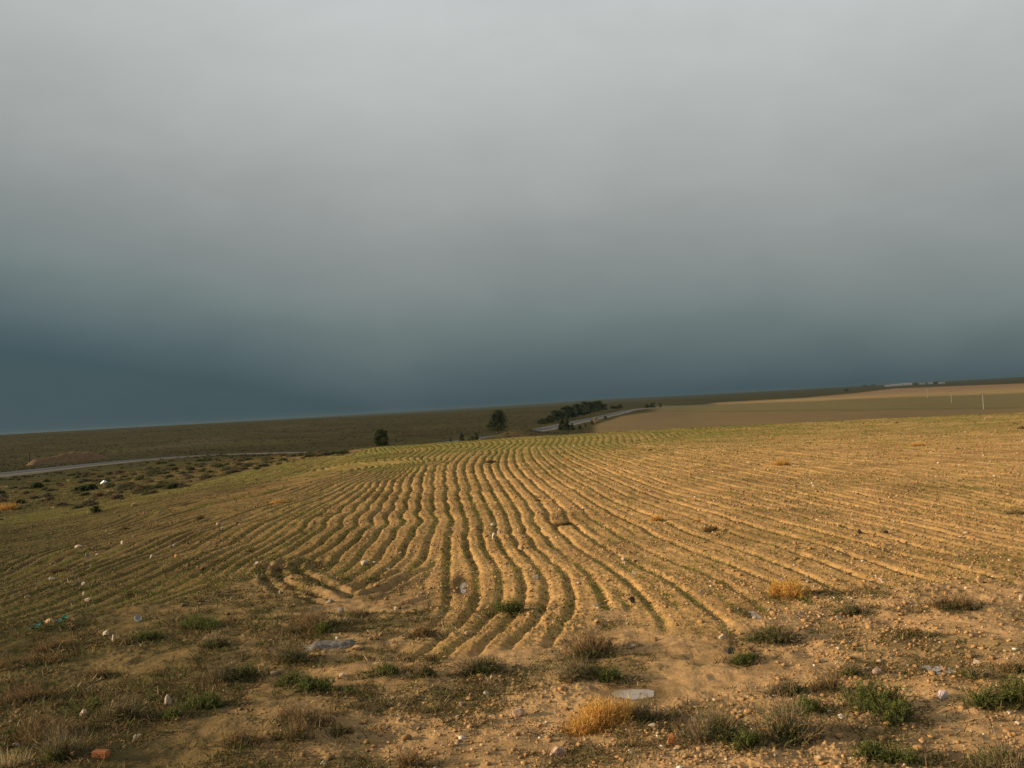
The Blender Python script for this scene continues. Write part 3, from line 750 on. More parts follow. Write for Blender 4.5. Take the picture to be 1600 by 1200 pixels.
# bushes of the rough strip between road and rows: a few shapes, copied
bush_protos = []
def strip_bush(x, y, s, k):
    z = float(gz(x, y)[0]) - .01
    if len(bush_protos) < 5:
        w = 1.0; h = rng.uniform(.45, .6)
        kd = ['S', 'B', 'S', 'M', 'S'][len(bush_protos)]
        parts = foliage_parts(w, h, .55, [(.060, .064, .022), (.11, .075, .038), (.080, .072, .028), (.095, .078, .042), (.055, .060, .02)][len(bush_protos)], leaf=.085, lw=.03) + twig_parts(w, h * 1.1, 40, (.15, .11, .065), 1.0, 2)
        v, q, c = join(parts); me = mesh_np('scrub_bush', v, q, M_PLANT, c); bush_protos.append(me)
    me = bush_protos[k % 5] if k >= 5 else bush_protos[-1]
    o = link('scrub_bush', me, None, (x, y, z)); o.scale = (s, s, s * rng.uniform(.7, 1.1)); o.rotation_euler = (0, 0, rng.uniform(0, 6.28))
    tag(o, 'low dark scrub bush on the rough verge between the road and the left plough rows', 'bush', 'scrub bushes on the rough verge left of the field')
k = 0
while k < 285:
    px = rng.uniform(-20, 540); top = np.interp(px, [0, 60, 200, 300, 480, 560], [752, 747, 731, 717, 708, 706]); bot = np.interp(px, [0, 150, 300, 400, 480, 560], [815, 790, 760, 736, 716, 709])
    py = rng.uniform(top, bot)
    x, y, t = hit(px, py)
    if t > 150 or noise(np.array([x * .12]), np.array([y * .12]), 61)[0] < -.12: continue
    strip_bush(x, y, rng.uniform(.20, .62) * (.7 + t / 130), k); k += 1

# ------------------------------------------------------------------ stones
def rock_mesh(name, w, h, dz, seed, col, flat=.0, mat=None, sub=3):
    r = np.random.default_rng(seed); bm = bmesh.new(); bmesh.ops.create_icosphere(bm, subdivisions=sub, radius=.5)
    V = np.array([v.co for v in bm.verts])
    for q in range(9):       # chipped facets
        n = unit(r.normal(size=3)); k = r.uniform(.22, .42); d = V @ n; m = d > k; V[m] -= np.outer(d[m] - k, n) * .92
    V += .035 * np.c_[noise(V[:, 0]*5+seed, V[:, 1]*5, 1), noise(V[:, 1]*5, V[:, 2]*5+seed, 2), noise(V[:, 2]*5, V[:, 0]*5+seed, 3)]
    V *= np.array([w, dz, h]) / (V.max(0) - V.min(0)); V[:, 2] -= V[:, 2].min() + h * .22
    for v, c in zip(bm.verts, V): v.co = c
    me = bpy.data.meshes.new(name); bm.to_mesh(me); bm.free()
    a = me.color_attributes.new('tint', 'FLOAT_COLOR', 'POINT'); cc = np.ones((len(V), 4), np.float32)
    cc[:, :3] = np.array(col) * (1 + .15 * noise(V[:, 0] * 30 / w * .2, V[:, 1] * 30 / w * .2 + seed, 5))[:, None]
    a.data.foreach_set('color', cc.ravel()); me.materials.append(mat or M_STONE)
    return me
PALE = (.40, .295, .19); WHITE = (.40, .315, .21); TAN = (.36, .22, .10); GREY = (.22, .175, .13); BRN = (.20, .125, .065); PINK = (.36, .235, .15); ORG = (.44, .17, .055); BLK = (.022, .018, .016)
STONES = [  # px, py of the foot, width, height (pixels), colour, label
 (872,1172,30,18,PINK,'largest pinkish pale stone at the bottom, left of the orange cone stone'),
 (808,1110,24,14,PINK,'pinkish stone on bare soil, upper left of the largest pinkish stone'),
 (1050,1166,17,23,ORG,'orange cone-shaped stone standing left of the dark twiggy shrub'),
 (1473,1090,17,14,(.42,.33,.31),'purplish grey stone with dark shadow below the right puddle'),
 (1371,1050,17,11,PINK,'pinkish flat stone left of the right puddle'),
 (131,1122,16,13,PALE,'pale pyramid-shaped stone in the left foreground'),
 (264,1096,14,22,PALE,'pale stone standing upright beside the dark green tuft'),
 (215,1155,17,9,PALE,'pale slanting long stone near the bottom left, right of the thicket'),
 (26,1170,16,8,GREY,'dull pale stone at the bottom left beside the brown thicket'),
 (167,992,14,12,WHITE,'round white and pink stone on the left headland'),
 (178,1006,8,14,WHITE,'thin white stone standing on end below the round white one'),
 (80,976,22,9,TAN,'flat tan stone between the two green plastic scraps'),
 (81,910,11,7,WHITE,'pale white stone pair member at the left margin of the rows'),
 (131,918,8,8,WHITE,'small bright white stone above a long tan stone on the left'),
 (136,939,15,7,PALE,'long tan stone on the left headland, pointing into the rows'),
 (131,932,5,9,WHITE,'white sliver of stone standing just above the long tan stone'),
 (43,938,12,6,TAN,'small tan stone near the left edge of the headland'),
 (191,852,7,8,WHITE,'white stone standing between the left rows'),
 (123,856,15,6,PALE,'flat pale stone on the left margin, beside dry weeds'),
 (137,872,9,8,GREY,'grey-white stone on the left margin below a flat pale stone'),
 (153,869,9,4,PALE,'thin flat stone right of the grey-white stone on the left margin'),
 (238,873,10,8,WHITE,'white stone in the left plough rows'),
 (275,871,9,6,ORG,'orange-tan stone in the left plough rows'),
 (272,853,9,6,GREY,'grey stone lying in the left rows near the long furrows'),
 (210,791,13,8,TAN,'large tan rock at the edge of the left plough rows'),
 (341,821,10,6,PINK,'pink stone on the left rows, upper of two'),
 (347,830,8,7,PALE,'pale round stone on the left rows, lower of two'),
 (402,884,10,8,WHITE,'white stone at the bend of the turning rows'),
 (570,884,15,9,WHITE,'bright white and grey stone at the inner furrows left of centre'),
 (586,877,9,6,PALE,'pale stone just right of the bright white one in the inner furrows'),
 (606,890,12,6,PALE,'flat pale stone below the bright white one in the inner furrows'),
 (625,865,7,7,WHITE,'small white stone on a ridge of the inner furrows'),
 (770,820,9,6,WHITE,'small white stone on the middle ridges, above the white bone'),
 (782,833,8,5,GREY,'grey stone touching the top of the white bone'),
 (814,858,13,13,TAN,'large tan rock with dark shadow in the middle furrows'),
 (745,829,11,9,BRN,'brown clod-like rock in the middle furrow, right one'),
 (709,828,9,7,BRN,'brown clod-like rock in the middle furrow, left one'),
 (838,909,15,8,GREY,'flat grey stone in the curved furrows right of the puddle furrow'),
 (830,927,10,7,TAN,'small tan stone below the flat grey stone in the curved furrows'),
 (904,918,12,6,PALE,'pale stone casting a dark shadow at the curve of the right furrows'),
 (932,951,10,6,GREY,'dark grey stone at the near end of a right-hand furrow'),
 (973,876,12,5,PALE,'flat pale stone on the right ridges, upper of two'),
 (976,883,8,6,WHITE,'whitish stone on the right ridges, lower of two'),
 (991,901,9,8,WHITE,'bright cream stone on the smooth ridge right of centre'),
 (1097,930,10,8,GREY,'grey stone in the right furrows above the narrow puddle'),
 (1179,968,9,8,WHITE,'white stone beside the narrow puddle at the furrow foot'),
 (1250,964,9,7,GREY,'grey stone right of the green shrub with pale dry twigs'),
 (1382,860,10,9,TAN,'tan stone on the right field, left of two dark clods'),
 (1344,837,8,8,BLK,'black clod in the right field, left one'),
 (1384,835,9,5,BLK,'flattened black clod in the right field, right one'),
 (1532,916,13,11,TAN,'rounded tan stone near the right edge of the furrows'),
 (1597,941,10,10,PALE,'pale round stone at the right edge of the field'),
 (1376,908,9,6,WHITE,'small white stone among clods in the right furrows'),
 (515,939,14,8,GREY,'grey lumpy stone at the meeting point of the turning furrows'),
 (533,954,13,8,GREY,'grey round stone below the meeting point of the turning furrows'),
 (437,928,5,9,PALE,'thin pale stone standing on the outer turning furrow'),
 (618,951,6,7,WHITE,'small white stone on bare soil below the inner furrows'),
 (558,1017,20,7,TAN,'flat tan stone at the right end of the grey slab'),
 (988,945,11,12,BLK,'black lump in the shaded furrow right of centre'),
 (1143,1024,14,12,BLK,'black lump on the headland beside a low green tuft'),
 (1310,968,10,7,PALE,'pale stone on bare soil below the small olive shrub'),
 (1022,1003,14,8,TAN,'tan flat stone on the headland below the right furrows'),
 (989,1010,9,7,WHITE,'white stone on the headland, right of the large brown shrub'),
 (1128,1002,12,8,PALE,'pale stone at the near tip of the long right furrow'),
 (428,1055,18,8,PINK,'pinkish flat stone between shrubs on the left foreground'),
 (535,1063,12,7,PALE,'pale stone right of the pair of green tufts'),
 (722,1096,16,9,PINK,'pinkish stone below the grey-green headland shrub, left one'),
 (760,1082,12,10,PALE,'pale upright stone below the grey-green headland shrub, right one'),
 (1297,1116,10,6,WHITE,'white stone right of the tall twiggy shrub'),
 (1590,1126,10,6,WHITE,'white stone near the bottom right under a dark green tuft'),
 (1445,995,14,7,TAN,'tan stone at the right, beside a small brown twiggy weed'),
 (1528,1034,14,7,PALE,'pale flat stone right of the puddle near the right edge'),
 (1020,1135,14,7,PALE,'pale flat stone below the olive weedy shrub in the right foreground'),
 (506,1197,13,8,WHITE,'whitish stone at the very bottom, left of centre'),
 (986,1184,10,9,PALE,'small pale stone at the bottom, left of the orange cone stone'),
 (156,726,8,4,BRN,'dark brown stone by the road at the left'),
]
for i, (px, py, w, h, c, lab) in enumerate(STONES):
    x, y, z, t = at(px, py); s = t / F * (.78 if px < 450 else .95)
    o = link('stone' if c is not BLK else 'dark_lump', rock_mesh('stone', w * s * .9, h * s * 1.12, w * s * rng.uniform(.55, .85), 100 + i, c), None, (x, y, z))
    o.rotation_euler = (0, 0, rng.uniform(-.5, .5)); tag(o, lab, 'stone' if c is not BLK else 'lump')
# white boulder
x, y, z, t = at(163, 756); s = t / F
o = link('boulder', rock_mesh('boulder', 11 * s, 7 * s, 8 * s, 55, (.75, .74, .72), sub=3), None, (x, y, z)); tag(o, 'white rounded boulder on the rough verge below the road at the left', 'boulder')
# grey slab
x, y, z, t = at(520, 1014); s = t / F
def slab():
    n, m = 46, 20; u = np.linspace(-1, 1, n); v = np.linspace(-1, 1, m); U, Vv = np.meshgrid(u, v, indexing='ij')
    w = 100 * s; dp = .30
    r = np.sqrt(U**2 + Vv**2); X = U * w / 2; Y = Vv * dp / 2 * (1 - .45 * U)
    sq = np.sqrt(1 - np.clip(np.maximum(abs(U), abs(Vv)), 0, 1)**2 + 1e-6)
    X = X * np.sqrt(1 - Vv**2 / 2); Y = Y * np.sqrt(1 - U**2 / 2)
    Z = .034 * sstep(0, .5, 1 - np.maximum(abs(U), abs(Vv))) * (1 + .6 * np.sin(Vv * 11 + 2.6 * noise(U * 2, Vv, 5))) + .03 * noise(U * 4, Vv * 9, 6) - .015
    V = np.c_[X.ravel(), Y.ravel(), Z.ravel()]
    i = np.arange(n - 1)[:, None]; j = np.arange(m - 1)[None]; Fc = np.stack([i*m+j, (i+1)*m+j, (i+1)*m+j+1, i*m+j+1], -1).reshape(-1, 4)
    nv = len(V); edge = np.concatenate([np.arange(m), np.arange(1, n) * m + m - 1, (n-1) * m + np.arange(m - 2, -1, -1), np.arange(n - 2, 0, -1) * m])
    B = V[edge].copy(); B[:, 2] = -.05; V = np.r_[V, B]; ne = len(edge); k = np.arange(ne); k2 = (k + 1) % ne
    Fc = np.r_[Fc, np.c_[edge[k], edge[k2], nv + k2, nv + k]]
    c = np.tile(np.array([[.135, .115, .09]]), (len(V), 1)) * (1 + .3 * noise(V[:, 0] * 20, V[:, 1] * 60, 8))[:, None]
    return mesh_np('stone_slab', V, Fc, M_STONE, c, smooth=True)
o = link('stone_slab', slab(), None, (x, y + .03, z)); o.rotation_euler = (0, 0, .06); tag(o, 'grey weathered flat slab with ridged top on the headland, left of centre', 'slab')
# brick
def box_mesh(name, sx, sy, sz, mat, bev=.004, seed=0):
    bm = bmesh.new(); bmesh.ops.create_cube(bm, size=1)
    for v in bm.verts: v.co = Vector((v.co.x * sx, v.co.y * sy, v.co.z * sz))
    if bev: bmesh.ops.bevel(bm, geom=bm.edges[:], offset=bev, segments=2, affect='EDGES')
    me = bpy.data.meshes.new(name); bm.to_mesh(me); bm.free(); me.materials.append(mat); return me
M_BRICK = mat_tint('red_brick', .9, 60, .3, color=(.36, .13, .045), bump=.004)
x, y, z, t = at(158, 1192); s = t / F
o = link('brick', box_mesh('brick', 23 * s, .06, .05, M_BRICK, .007), None, (x, y, z + .012)); o.rotation_euler = (.05, .04, -.12); tag(o, 'orange-red brick fragment at the bottom left of the picture', 'brick')
# cup
def cup():
    bm = bmesh.new(); prof = [(.0, 0), (.024, 0), (.026, .003), (.031, .035), (.036, .068), (.038, .071), (.0355, .070), (.030, .035), (.0245, .005), (0, .005)]
    n = 28; rings = []
    for r, h in prof:
        rings.append([bm.verts.new(((r + .0015 * math.sin(a * 3 + h * 40)) * math.cos(a), r * math.sin(a), h)) for a in [2*PI*k/n for k in range(n)]] if r > 0 else [bm.verts.new((0, 0, h))])
    for a, b in zip(rings[:-1], rings[1:]):
        for k in range(n):
            if len(a) == 1: bm.faces.new((a[0], b[(k+1) % n], b[k]))
            elif len(b) == 1: bm.faces.new((a[k], a[(k+1) % n], b[0]))
            else: bm.faces.new((a[k], a[(k+1) % n], b[(k+1) % n], b[k]))
    for f in bm.faces: f.smooth = True
    bmesh.ops.recalc_face_normals(bm, faces=bm.faces)
    me = bpy.data.meshes.new('plastic_cup'); bm.to_mesh(me); bm.free(); me.materials.append(M_PLASTIC); return me
x, y, z, t = at(215, 972)
o = link('plastic_cup', cup(), None, (x, y + .06, z + .034)); o.rotation_euler = (1.45, 0, .12); tag(o, 'small white plastic cup lying on its side on the left headland', 'cup')
# green scraps
def scrap(L, W, seed):
    n, m = 18, 5; r = np.random.default_rng(seed); u = np.linspace(0, 1, n); v = np.linspace(-1, 1, m); U, Vv = np.meshgrid(u, v, indexing='ij')
    wv = W * (.35 + .65 * np.sin(PI * np.clip(U * 1.05 + .02, 0, 1))**.6)
    X = U * L - L / 2; Y = Vv * wv / 2 + .012 * np.sin(U * 7 + seed); Z = .03 + .10 * U * L + .012 * np.sin(U * 11 + Vv * 1.5 + seed) + .012 * Vv**2
    V = np.c_[X.ravel(), Y.ravel(), Z.ravel()]; V2 = V.copy(); V2[:, 2] -= .004
    i = np.arange(n - 1)[:, None]; j = np.arange(m - 1)[None]; f = np.stack([i*m+j, (i+1)*m+j, (i+1)*m+j+1, i*m+j+1], -1).reshape(-1, 4)
    me = mesh_np('plastic_scrap', np.r_[V, V2], np.r_[f, f[:, ::-1] + len(V)], M_GREENPL, smooth=True); return me
for (px, py, L, a, lab) in [(58, 985, .17, 1.05, 'dark green crumpled plastic scrap left of the flat tan stone'), (98, 975, .15, .8, 'dark green crumpled plastic scrap right of the flat tan stone')]:
    x, y, z, t = at(px, py); o = link('plastic_scrap', scrap(L, .05, px), None, (x, y, z)); o.rotation_euler = (.3, -.25, a); tag(o, lab, 'scrap')
# bone
def bone():
    bm = bmesh.new(); n = 10; ring = []
    for k in range(15):
        t = k / 14; a = -1.1 + 2.0 * t; r = .014 + .012 * (abs(t - .5) * 2)**4; c = Vector((.10 * math.cos(a), 0, .10 * math.sin(a) + .085))
        ring.append([bm.verts.new(c + Vector((math.cos(a) * r * math.cos(q), r * math.sin(q), math.sin(a) * r * math.cos(q)))) for q in [2*PI*j/n for j in range(n)]])
    for a, b in zip(ring[:-1], ring[1:]):
        for j in range(n): bm.faces.new((a[j], a[(j+1) % n], b[(j+1) % n], b[j]))
    bm.faces.new(ring[0]); bm.faces.new(ring[-1][::-1]); bmesh.ops.recalc_face_normals(bm, faces=bm.faces)
    for f in bm.faces: f.smooth = True
    me = bpy.data.meshes.new('bone'); bm.to_mesh(me); bm.free()
    me.materials.append(M_BONE); return me
M_BONE = mat_tint('weathered_bone', .7, 12, .15, color=(.62, .54, .42))
x, y, z, t = at(780, 844); o = link('bone', bone(), None, (x, y, z - .02)); o.rotation_euler = (-.3, 0, 2.7); tag(o, 'curved white bone-like piece standing on the middle furrows', 'bone')

# ------------------------------------------------------------------ loose clods and pebbles: uncountable
def gravel():
    protos = []
    for k in range(8):
        bm = bmesh.new(); bmesh.ops.create_icosphere(bm, subdivisions=1, radius=.5)
        V = np.array([v.co for v in bm.verts]) * (1 + .38 * rng.normal(size=(12, 1)).clip(-1.3, 1.3)) * np.array([1, rng.uniform(.55, 1), .62])
        bm.verts.index_update(); protos.append((V, np.array([[v.index for v in f.verts] for f in bm.faces]))); bm.free()
    N = 90000
    px = rng.uniform(-40, 1640, N); py = 1230 - 560 * np.sqrt(rng.uniform(0, 1, N)) ** .9
    d = 4.6 * np.exp(rng.uniform(0, 1, N) ** .8 * math.log(50 / 4.6)); a = rng.uniform(math.radians(-29), math.radians(29), N)
    x = d * np.sin(a); y = d * np.cos(a)
    dens = .22 + 1.5 * noise(x * .5, y * .5, 71) + .6 * noise(x * 1.7, y * 1.7, 72) + .35 * sstep(0, .35, a) + .22 * fieldmask(x, y)
    k = rng.uniform(0, 1, N) < dens; x = x[k]; y = y[k]; d = d[k]; n = len(x)
    size = .0085 * np.exp(np.abs(rng.normal(0, .60, n))) * (1 + d / 30); size = np.minimum(size, .075)
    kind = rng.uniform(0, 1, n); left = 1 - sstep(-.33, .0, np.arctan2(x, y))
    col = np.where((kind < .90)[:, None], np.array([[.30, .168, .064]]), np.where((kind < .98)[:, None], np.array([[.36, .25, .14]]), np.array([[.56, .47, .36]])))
    col = col * (1 - .62 * left)[:, None] * (1 + .16 * rng.normal(size=(n, 1)))  # clods follow the soil's left-hand darkening, shade painted into their colour too
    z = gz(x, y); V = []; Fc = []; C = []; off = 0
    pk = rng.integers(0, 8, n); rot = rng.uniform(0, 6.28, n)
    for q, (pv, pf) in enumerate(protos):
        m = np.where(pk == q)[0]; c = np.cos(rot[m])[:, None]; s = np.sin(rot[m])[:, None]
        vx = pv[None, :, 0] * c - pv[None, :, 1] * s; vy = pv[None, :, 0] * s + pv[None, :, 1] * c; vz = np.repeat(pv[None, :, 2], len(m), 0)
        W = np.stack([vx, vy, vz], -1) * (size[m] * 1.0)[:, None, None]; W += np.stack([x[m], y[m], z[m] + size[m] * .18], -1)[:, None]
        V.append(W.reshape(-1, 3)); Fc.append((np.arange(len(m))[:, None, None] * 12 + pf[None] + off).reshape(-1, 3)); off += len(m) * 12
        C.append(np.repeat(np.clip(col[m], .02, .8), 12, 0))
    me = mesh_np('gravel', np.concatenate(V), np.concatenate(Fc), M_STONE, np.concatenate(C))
    o = link('gravel', me); tag(o, 'loose soil clods and pebbles scattered over the field', kind='stuff')
gravel()

# ------------------------------------------------------------------ seedlings in the rows and tiny weeds on the rough ground: uncountable
def seedlings():
    N = 420000
    d = 6.0 * np.exp(rng.uniform(0, 1, N) ** .85 * math.log(76 / 6.0)); a = rng.uniform(math.radians(-29.5), math.radians(29.5), N); x = d*np.sin(a); y = d*np.cos(a)
    f = fieldmask(x, y); k_, t, sp = rows_at(x, y)
    left = 1 - sstep(-.42, .12, a)
    p = f * np.maximum(np.exp(-((t + .02) / .055)**2), .7 * np.exp(-((np.abs(t) - sp / 2) / .05)**2) * (sp > .4)) * np.clip(.34 + .55 * left + .5 * sstep(25, 55, d) * (1 - .5 * sstep(.1, .4, a)) + .9 * noise(x * .4, y * .4, 81) + .6 * noise(x * 1.6, y * 1.6, 82), 0, 1)
    k = rng.uniform(0, 1, N) < p; x = x[k]; y = y[k]; d = d[k]; n = len(x); z = gz(x, y)
    m = 3; X = np.repeat(np.c_[x, y, z - .004], m, 0); D = np.repeat(d, m); X[:, :2] += rng.normal(0, .012, (n * m, 2))
    L = rng.uniform(.025, .070, n * m) * (1 + D / 120); W = .0035 * (1 + D / 9)
    dr = np.c_[rng.normal(0, .45, (n * m, 2)), np.ones(n * m)]
    c = vary((.125, .125, .024), n * m, .2)
    v, q, cc = ribbons(X, dr, L, W, np.full(n * m, .2), c, c * 1.15, 2)
    o = link('grass', mesh_np('grass', v, q, M_PLANT, cc)); tag(o, 'thin green seedlings sprouting along the plough furrows', kind='stuff')
seedlings()
def weeds():
    N = 85000
    d = 4.7 * np.exp(rng.uniform(0, 1, N) ** .8 * math.log(105 / 4.7)); a = rng.uniform(math.radians(-29.5), math.radians(29.5), N); x = d*np.sin(a); y = d*np.cos(a)
    f = fieldmask(x, y); left = 1 - sstep(-.30, .15, a)
    n1 = noise(x * .8, y * .8, 41) + .55 * noise(x * 3.1, y * 3.1, 42)
    p = (1 - f) * np.clip(-.06 + .40 * left + 1.6 * n1 * (1 - .55 * (1 - left)), 0, 1) + f * np.clip(n1 - .25, 0, 1) * (.06 + .75 * left)
    k = rng.uniform(0, 1, N) < p; x = x[k]; y = y[k]
    ex = []; ey = []
    for (px, py, w, h, kd, nm, lab) in PLANTS:      # litter and runners round the foot of each plant
        if py < 900: continue
        cx, cy, t = hit(px, py); s = w * t / F; q = int(10 + 50 * s)
        ex.append(cx + rng.normal(0, .5 * s, q)); ey.append(cy + rng.normal(0, .35 * s, q))
    x = np.r_[x, np.concatenate(ex)]; y = np.r_[y, np.concatenate(ey)]; d = np.hypot(x, y); n = len(x); z = gz(x, y)
    m = 16; sz = np.minimum(np.exp(rng.normal(0, .4, n)) * .045, .085) * (1 + d / 60)
    X = np.repeat(np.c_[x, y, z - .004], m, 0); S = np.repeat(sz, m); D = np.repeat(d, m)
    X[:, :2] += rng.normal(0, 1, (n * m, 2)) * S[:, None] * .75
    kind = np.repeat(rng.uniform(0, 1, n), m)
    pal = np.where((kind < .42)[:, None], np.array([[.072, .070, .016]]), np.where((kind < .95)[:, None], np.array([[.115, .073, .028]]), np.array([[.32, .23, .11]])))
    c = np.clip(pal * (1 + .25 * rng.normal(size=(n * m, 1))), .01, .7)
    dr = np.c_[rng.normal(0, 1.1, (n * m, 2)), np.ones(n * m)]
    v, q, cc = ribbons(X, dr, S * rng.uniform(.5, 1.4, n * m), .0042 * (1 + D / 10), rng.uniform(0, .4, n * m), c, c * 1.1, 3)
    o = link('undergrowth', mesh_np('undergrowth', v, q, M_PLANT, cc)); tag(o, 'sparse tiny weeds and dry stalks covering the unploughed ground', kind='stuff')
weeds()
def far_scrub():
    N = 20000
    d = 118 * np.exp(rng.uniform(0, 1, N) * math.log(900 / 118)); a = rng.uniform(math.radians(-31), math.radians(4), N); x = d*np.sin(a); y = d*np.cos(a)
    rd, _, _ = segdist(x, y, ROAD[::3], False)
    p = np.clip(.45 + .9 * noise(x * .03, y * .03, 55) + .7 * noise(x * .11, y * .11, 56), 0, 1) * (rd > 8)
    k = rng.uniform(0, 1, N) < p; x = x[k]; y = y[k]; d = d[k]; n = len(x); z = gz(x, y)
    m = 12; sz = rng.uniform(.10, .26, n) * (1 + d / 900)
    X = np.repeat(np.c_[x, y, z - .02], m, 0); S = np.repeat(sz, m); X[:, :2] += rng.normal(0, .55, (n * m, 2)) * S[:, None]
    c = np.repeat(vary((.036, .032, .013), n, .25), m, 0)
    dr = np.c_[rng.normal(0, .7, (n * m, 2)), np.ones(n * m)]
    v, q, cc = ribbons(X, dr, S * rng.uniform(.6, 1.3, n * m), S * .5, np.full(n * m, .1), c, c, 2)
    o = link('vegetation', mesh_np('vegetation', v, q, M_PLANT, cc)); tag(o, 'low dry scrub covering the plain beyond the road', kind='stuff')
far_scrub()
# ------------------------------------------------------------------ trees
def tube(bm, pts, radii, n=7):
    rings = []
    for i, (p, r) in enumerate(zip(pts, radii)):
        p = Vector(p); t = (Vector(pts[min(i+1, len(pts)-1)]) - Vector(pts[max(i-1, 0)])).normalized()
        a = t.orthogonal().normalized(); b = t.cross(a)
        rings.append([bm.verts.new(p + (a * math.cos(q) + b * math.sin(q)) * r) for q in [2*PI*k/n for k in range(n)]])
    for a, b in zip(rings[:-1], rings[1:]):
        for k in range(n): bm.faces.new((a[k], a[(k+1) % n], b[(k+1) % n], b[k]))
    bm.faces.new(rings[0][::-1]); bm.faces.new(rings[-1])
def tree_meshes(shape, h, w, col, seed, leaf=.28, n_clump=70, per=70):
    """trunk with limbs and a crown of leaf clumps"""
    r = np.random.default_rng(seed); bm = bmesh.new()
    lean = r.normal(0, .03, 2) * h
    trunk = [(0, 0, -.15)] + [(lean[0] * t**2 + .02 * h * math.sin(5*t + seed), lean[1] * t**2, h * t * .92) for t in (.12, .3, .5, .7, .85, 1)]
    tube(bm, trunk, [w * .055, w * .045, w * .036, w * .028, w * .018, w * .010, w * .004])
    cl = []
    for k in range(n_clump):
        if shape == 'pine':
            t = r.uniform(.16, 1.0); wid = np.interp(t, [.15, .25, .45, .7, .9, 1], [.55, .95, 1.0, .68, .42, .12])
        elif shape == 'cone':
            t = r.uniform(.04, 1.0); wid = np.interp(t, [0, .12, .5, 1], [.7, 1.0, .68, .1])
        else:
            t = r.uniform(.05, 1.0); wid = np.interp(t, [0, .2, .55, .85, 1], [.65, .95, 1.0, .75, .35])
        a = r.uniform(0, 2*PI); rad = w / 2 * wid * math.sqrt(r.uniform(.1, 1)) * (1 + .22 * math.sin(3*a + seed + t * 6))
        cl.append((lean[0] * t**2 + rad * math.cos(a), lean[1] * t**2 + rad * math.sin(a), h * t, r.uniform(.10, .19) * w * (1.1 - .3 * t)))
    for k in range(0, n_clump, 5):
        c = cl[k]; z0 = max(c[2] - .12 * h, .08 * h); tt = z0 / h
        tube(bm, [(lean[0]*tt*tt, lean[1]*tt*tt, z0), ((c[0]+lean[0]*tt)*.55, (c[1]+lean[1]*tt)*.55, (z0 + c[2]) / 2 + .02*h), c[:3]], [w*.018, w*.012, w*.004], 5)
    mt = bpy.data.meshes.new('trunk'); bm.to_mesh(mt); bm.free(); mt.materials.append(M_BARK)
    c = np.array(cl); m = len(c) * per; idx = np.repeat(np.arange(len(c)), per)
    p = c[idx, :3] + r.normal(0, .55, (m, 3)) * c[idx, 3][:, None] * np.array([1, 1, .75]); keep = p[:, 2] > .03 * h; p = p[keep]; m = len(p)
    out = unit(p - np.array([0, 0, h * .4])) + r.normal(0, .6, (m, 3)) + np.array([0, 0, .35])
    tone = (1 + .28 * r.normal(size=len(c)))[idx][keep]
    cc = np.clip(np.array(col)[None] * tone[:, None] * (1 + .18 * r.normal(size=(m, 1))), .006, .4)
    v, q, k2 = ribbons(p, out, leaf * r.uniform(.6, 1.3, m), leaf * .34 * np.ones(m), np.full(m, .15), cc, cc * 1.1, 2)
    return mt, mesh_np('crown', v, q, M_NEEDLE, k2)
def tree(name, x, y, h, w, label, cat, shape, col, seed, group=None, meshes=None, **kw):
    mt, mc = meshes or tree_meshes(shape, h, w, col, seed, **kw)
    o = empty(name, (x, y, float(gz(x, y)[0]) - .05))
    link('trunk', mt, o); link('crown', mc, o)
    return tag(o, label, cat, group)
def far(px, py, tmin=90):
    x, y, t = hit(px, py, tmin); return x, y, t
DKG = (.034, .044, .016)
x, y, t = far(778, 676.5); s = t / F
tree('pine_tree', x, y, 36 * s, 29 * s, 'tall dark pine standing alone beside the road behind the field', 'tree', 'pine', DKG, 3, leaf=.34, n_clump=95, per=80)
x, y, t = far(597, 698.5); s = t / F
tree('bushy_tree', x, y, 27 * s, 19 * s, 'upright olive green bushy tree at the far left edge of the ploughed brow', 'tree', 'bush', (.060, .064, .018), 8, leaf=.26, n_clump=110, per=110)
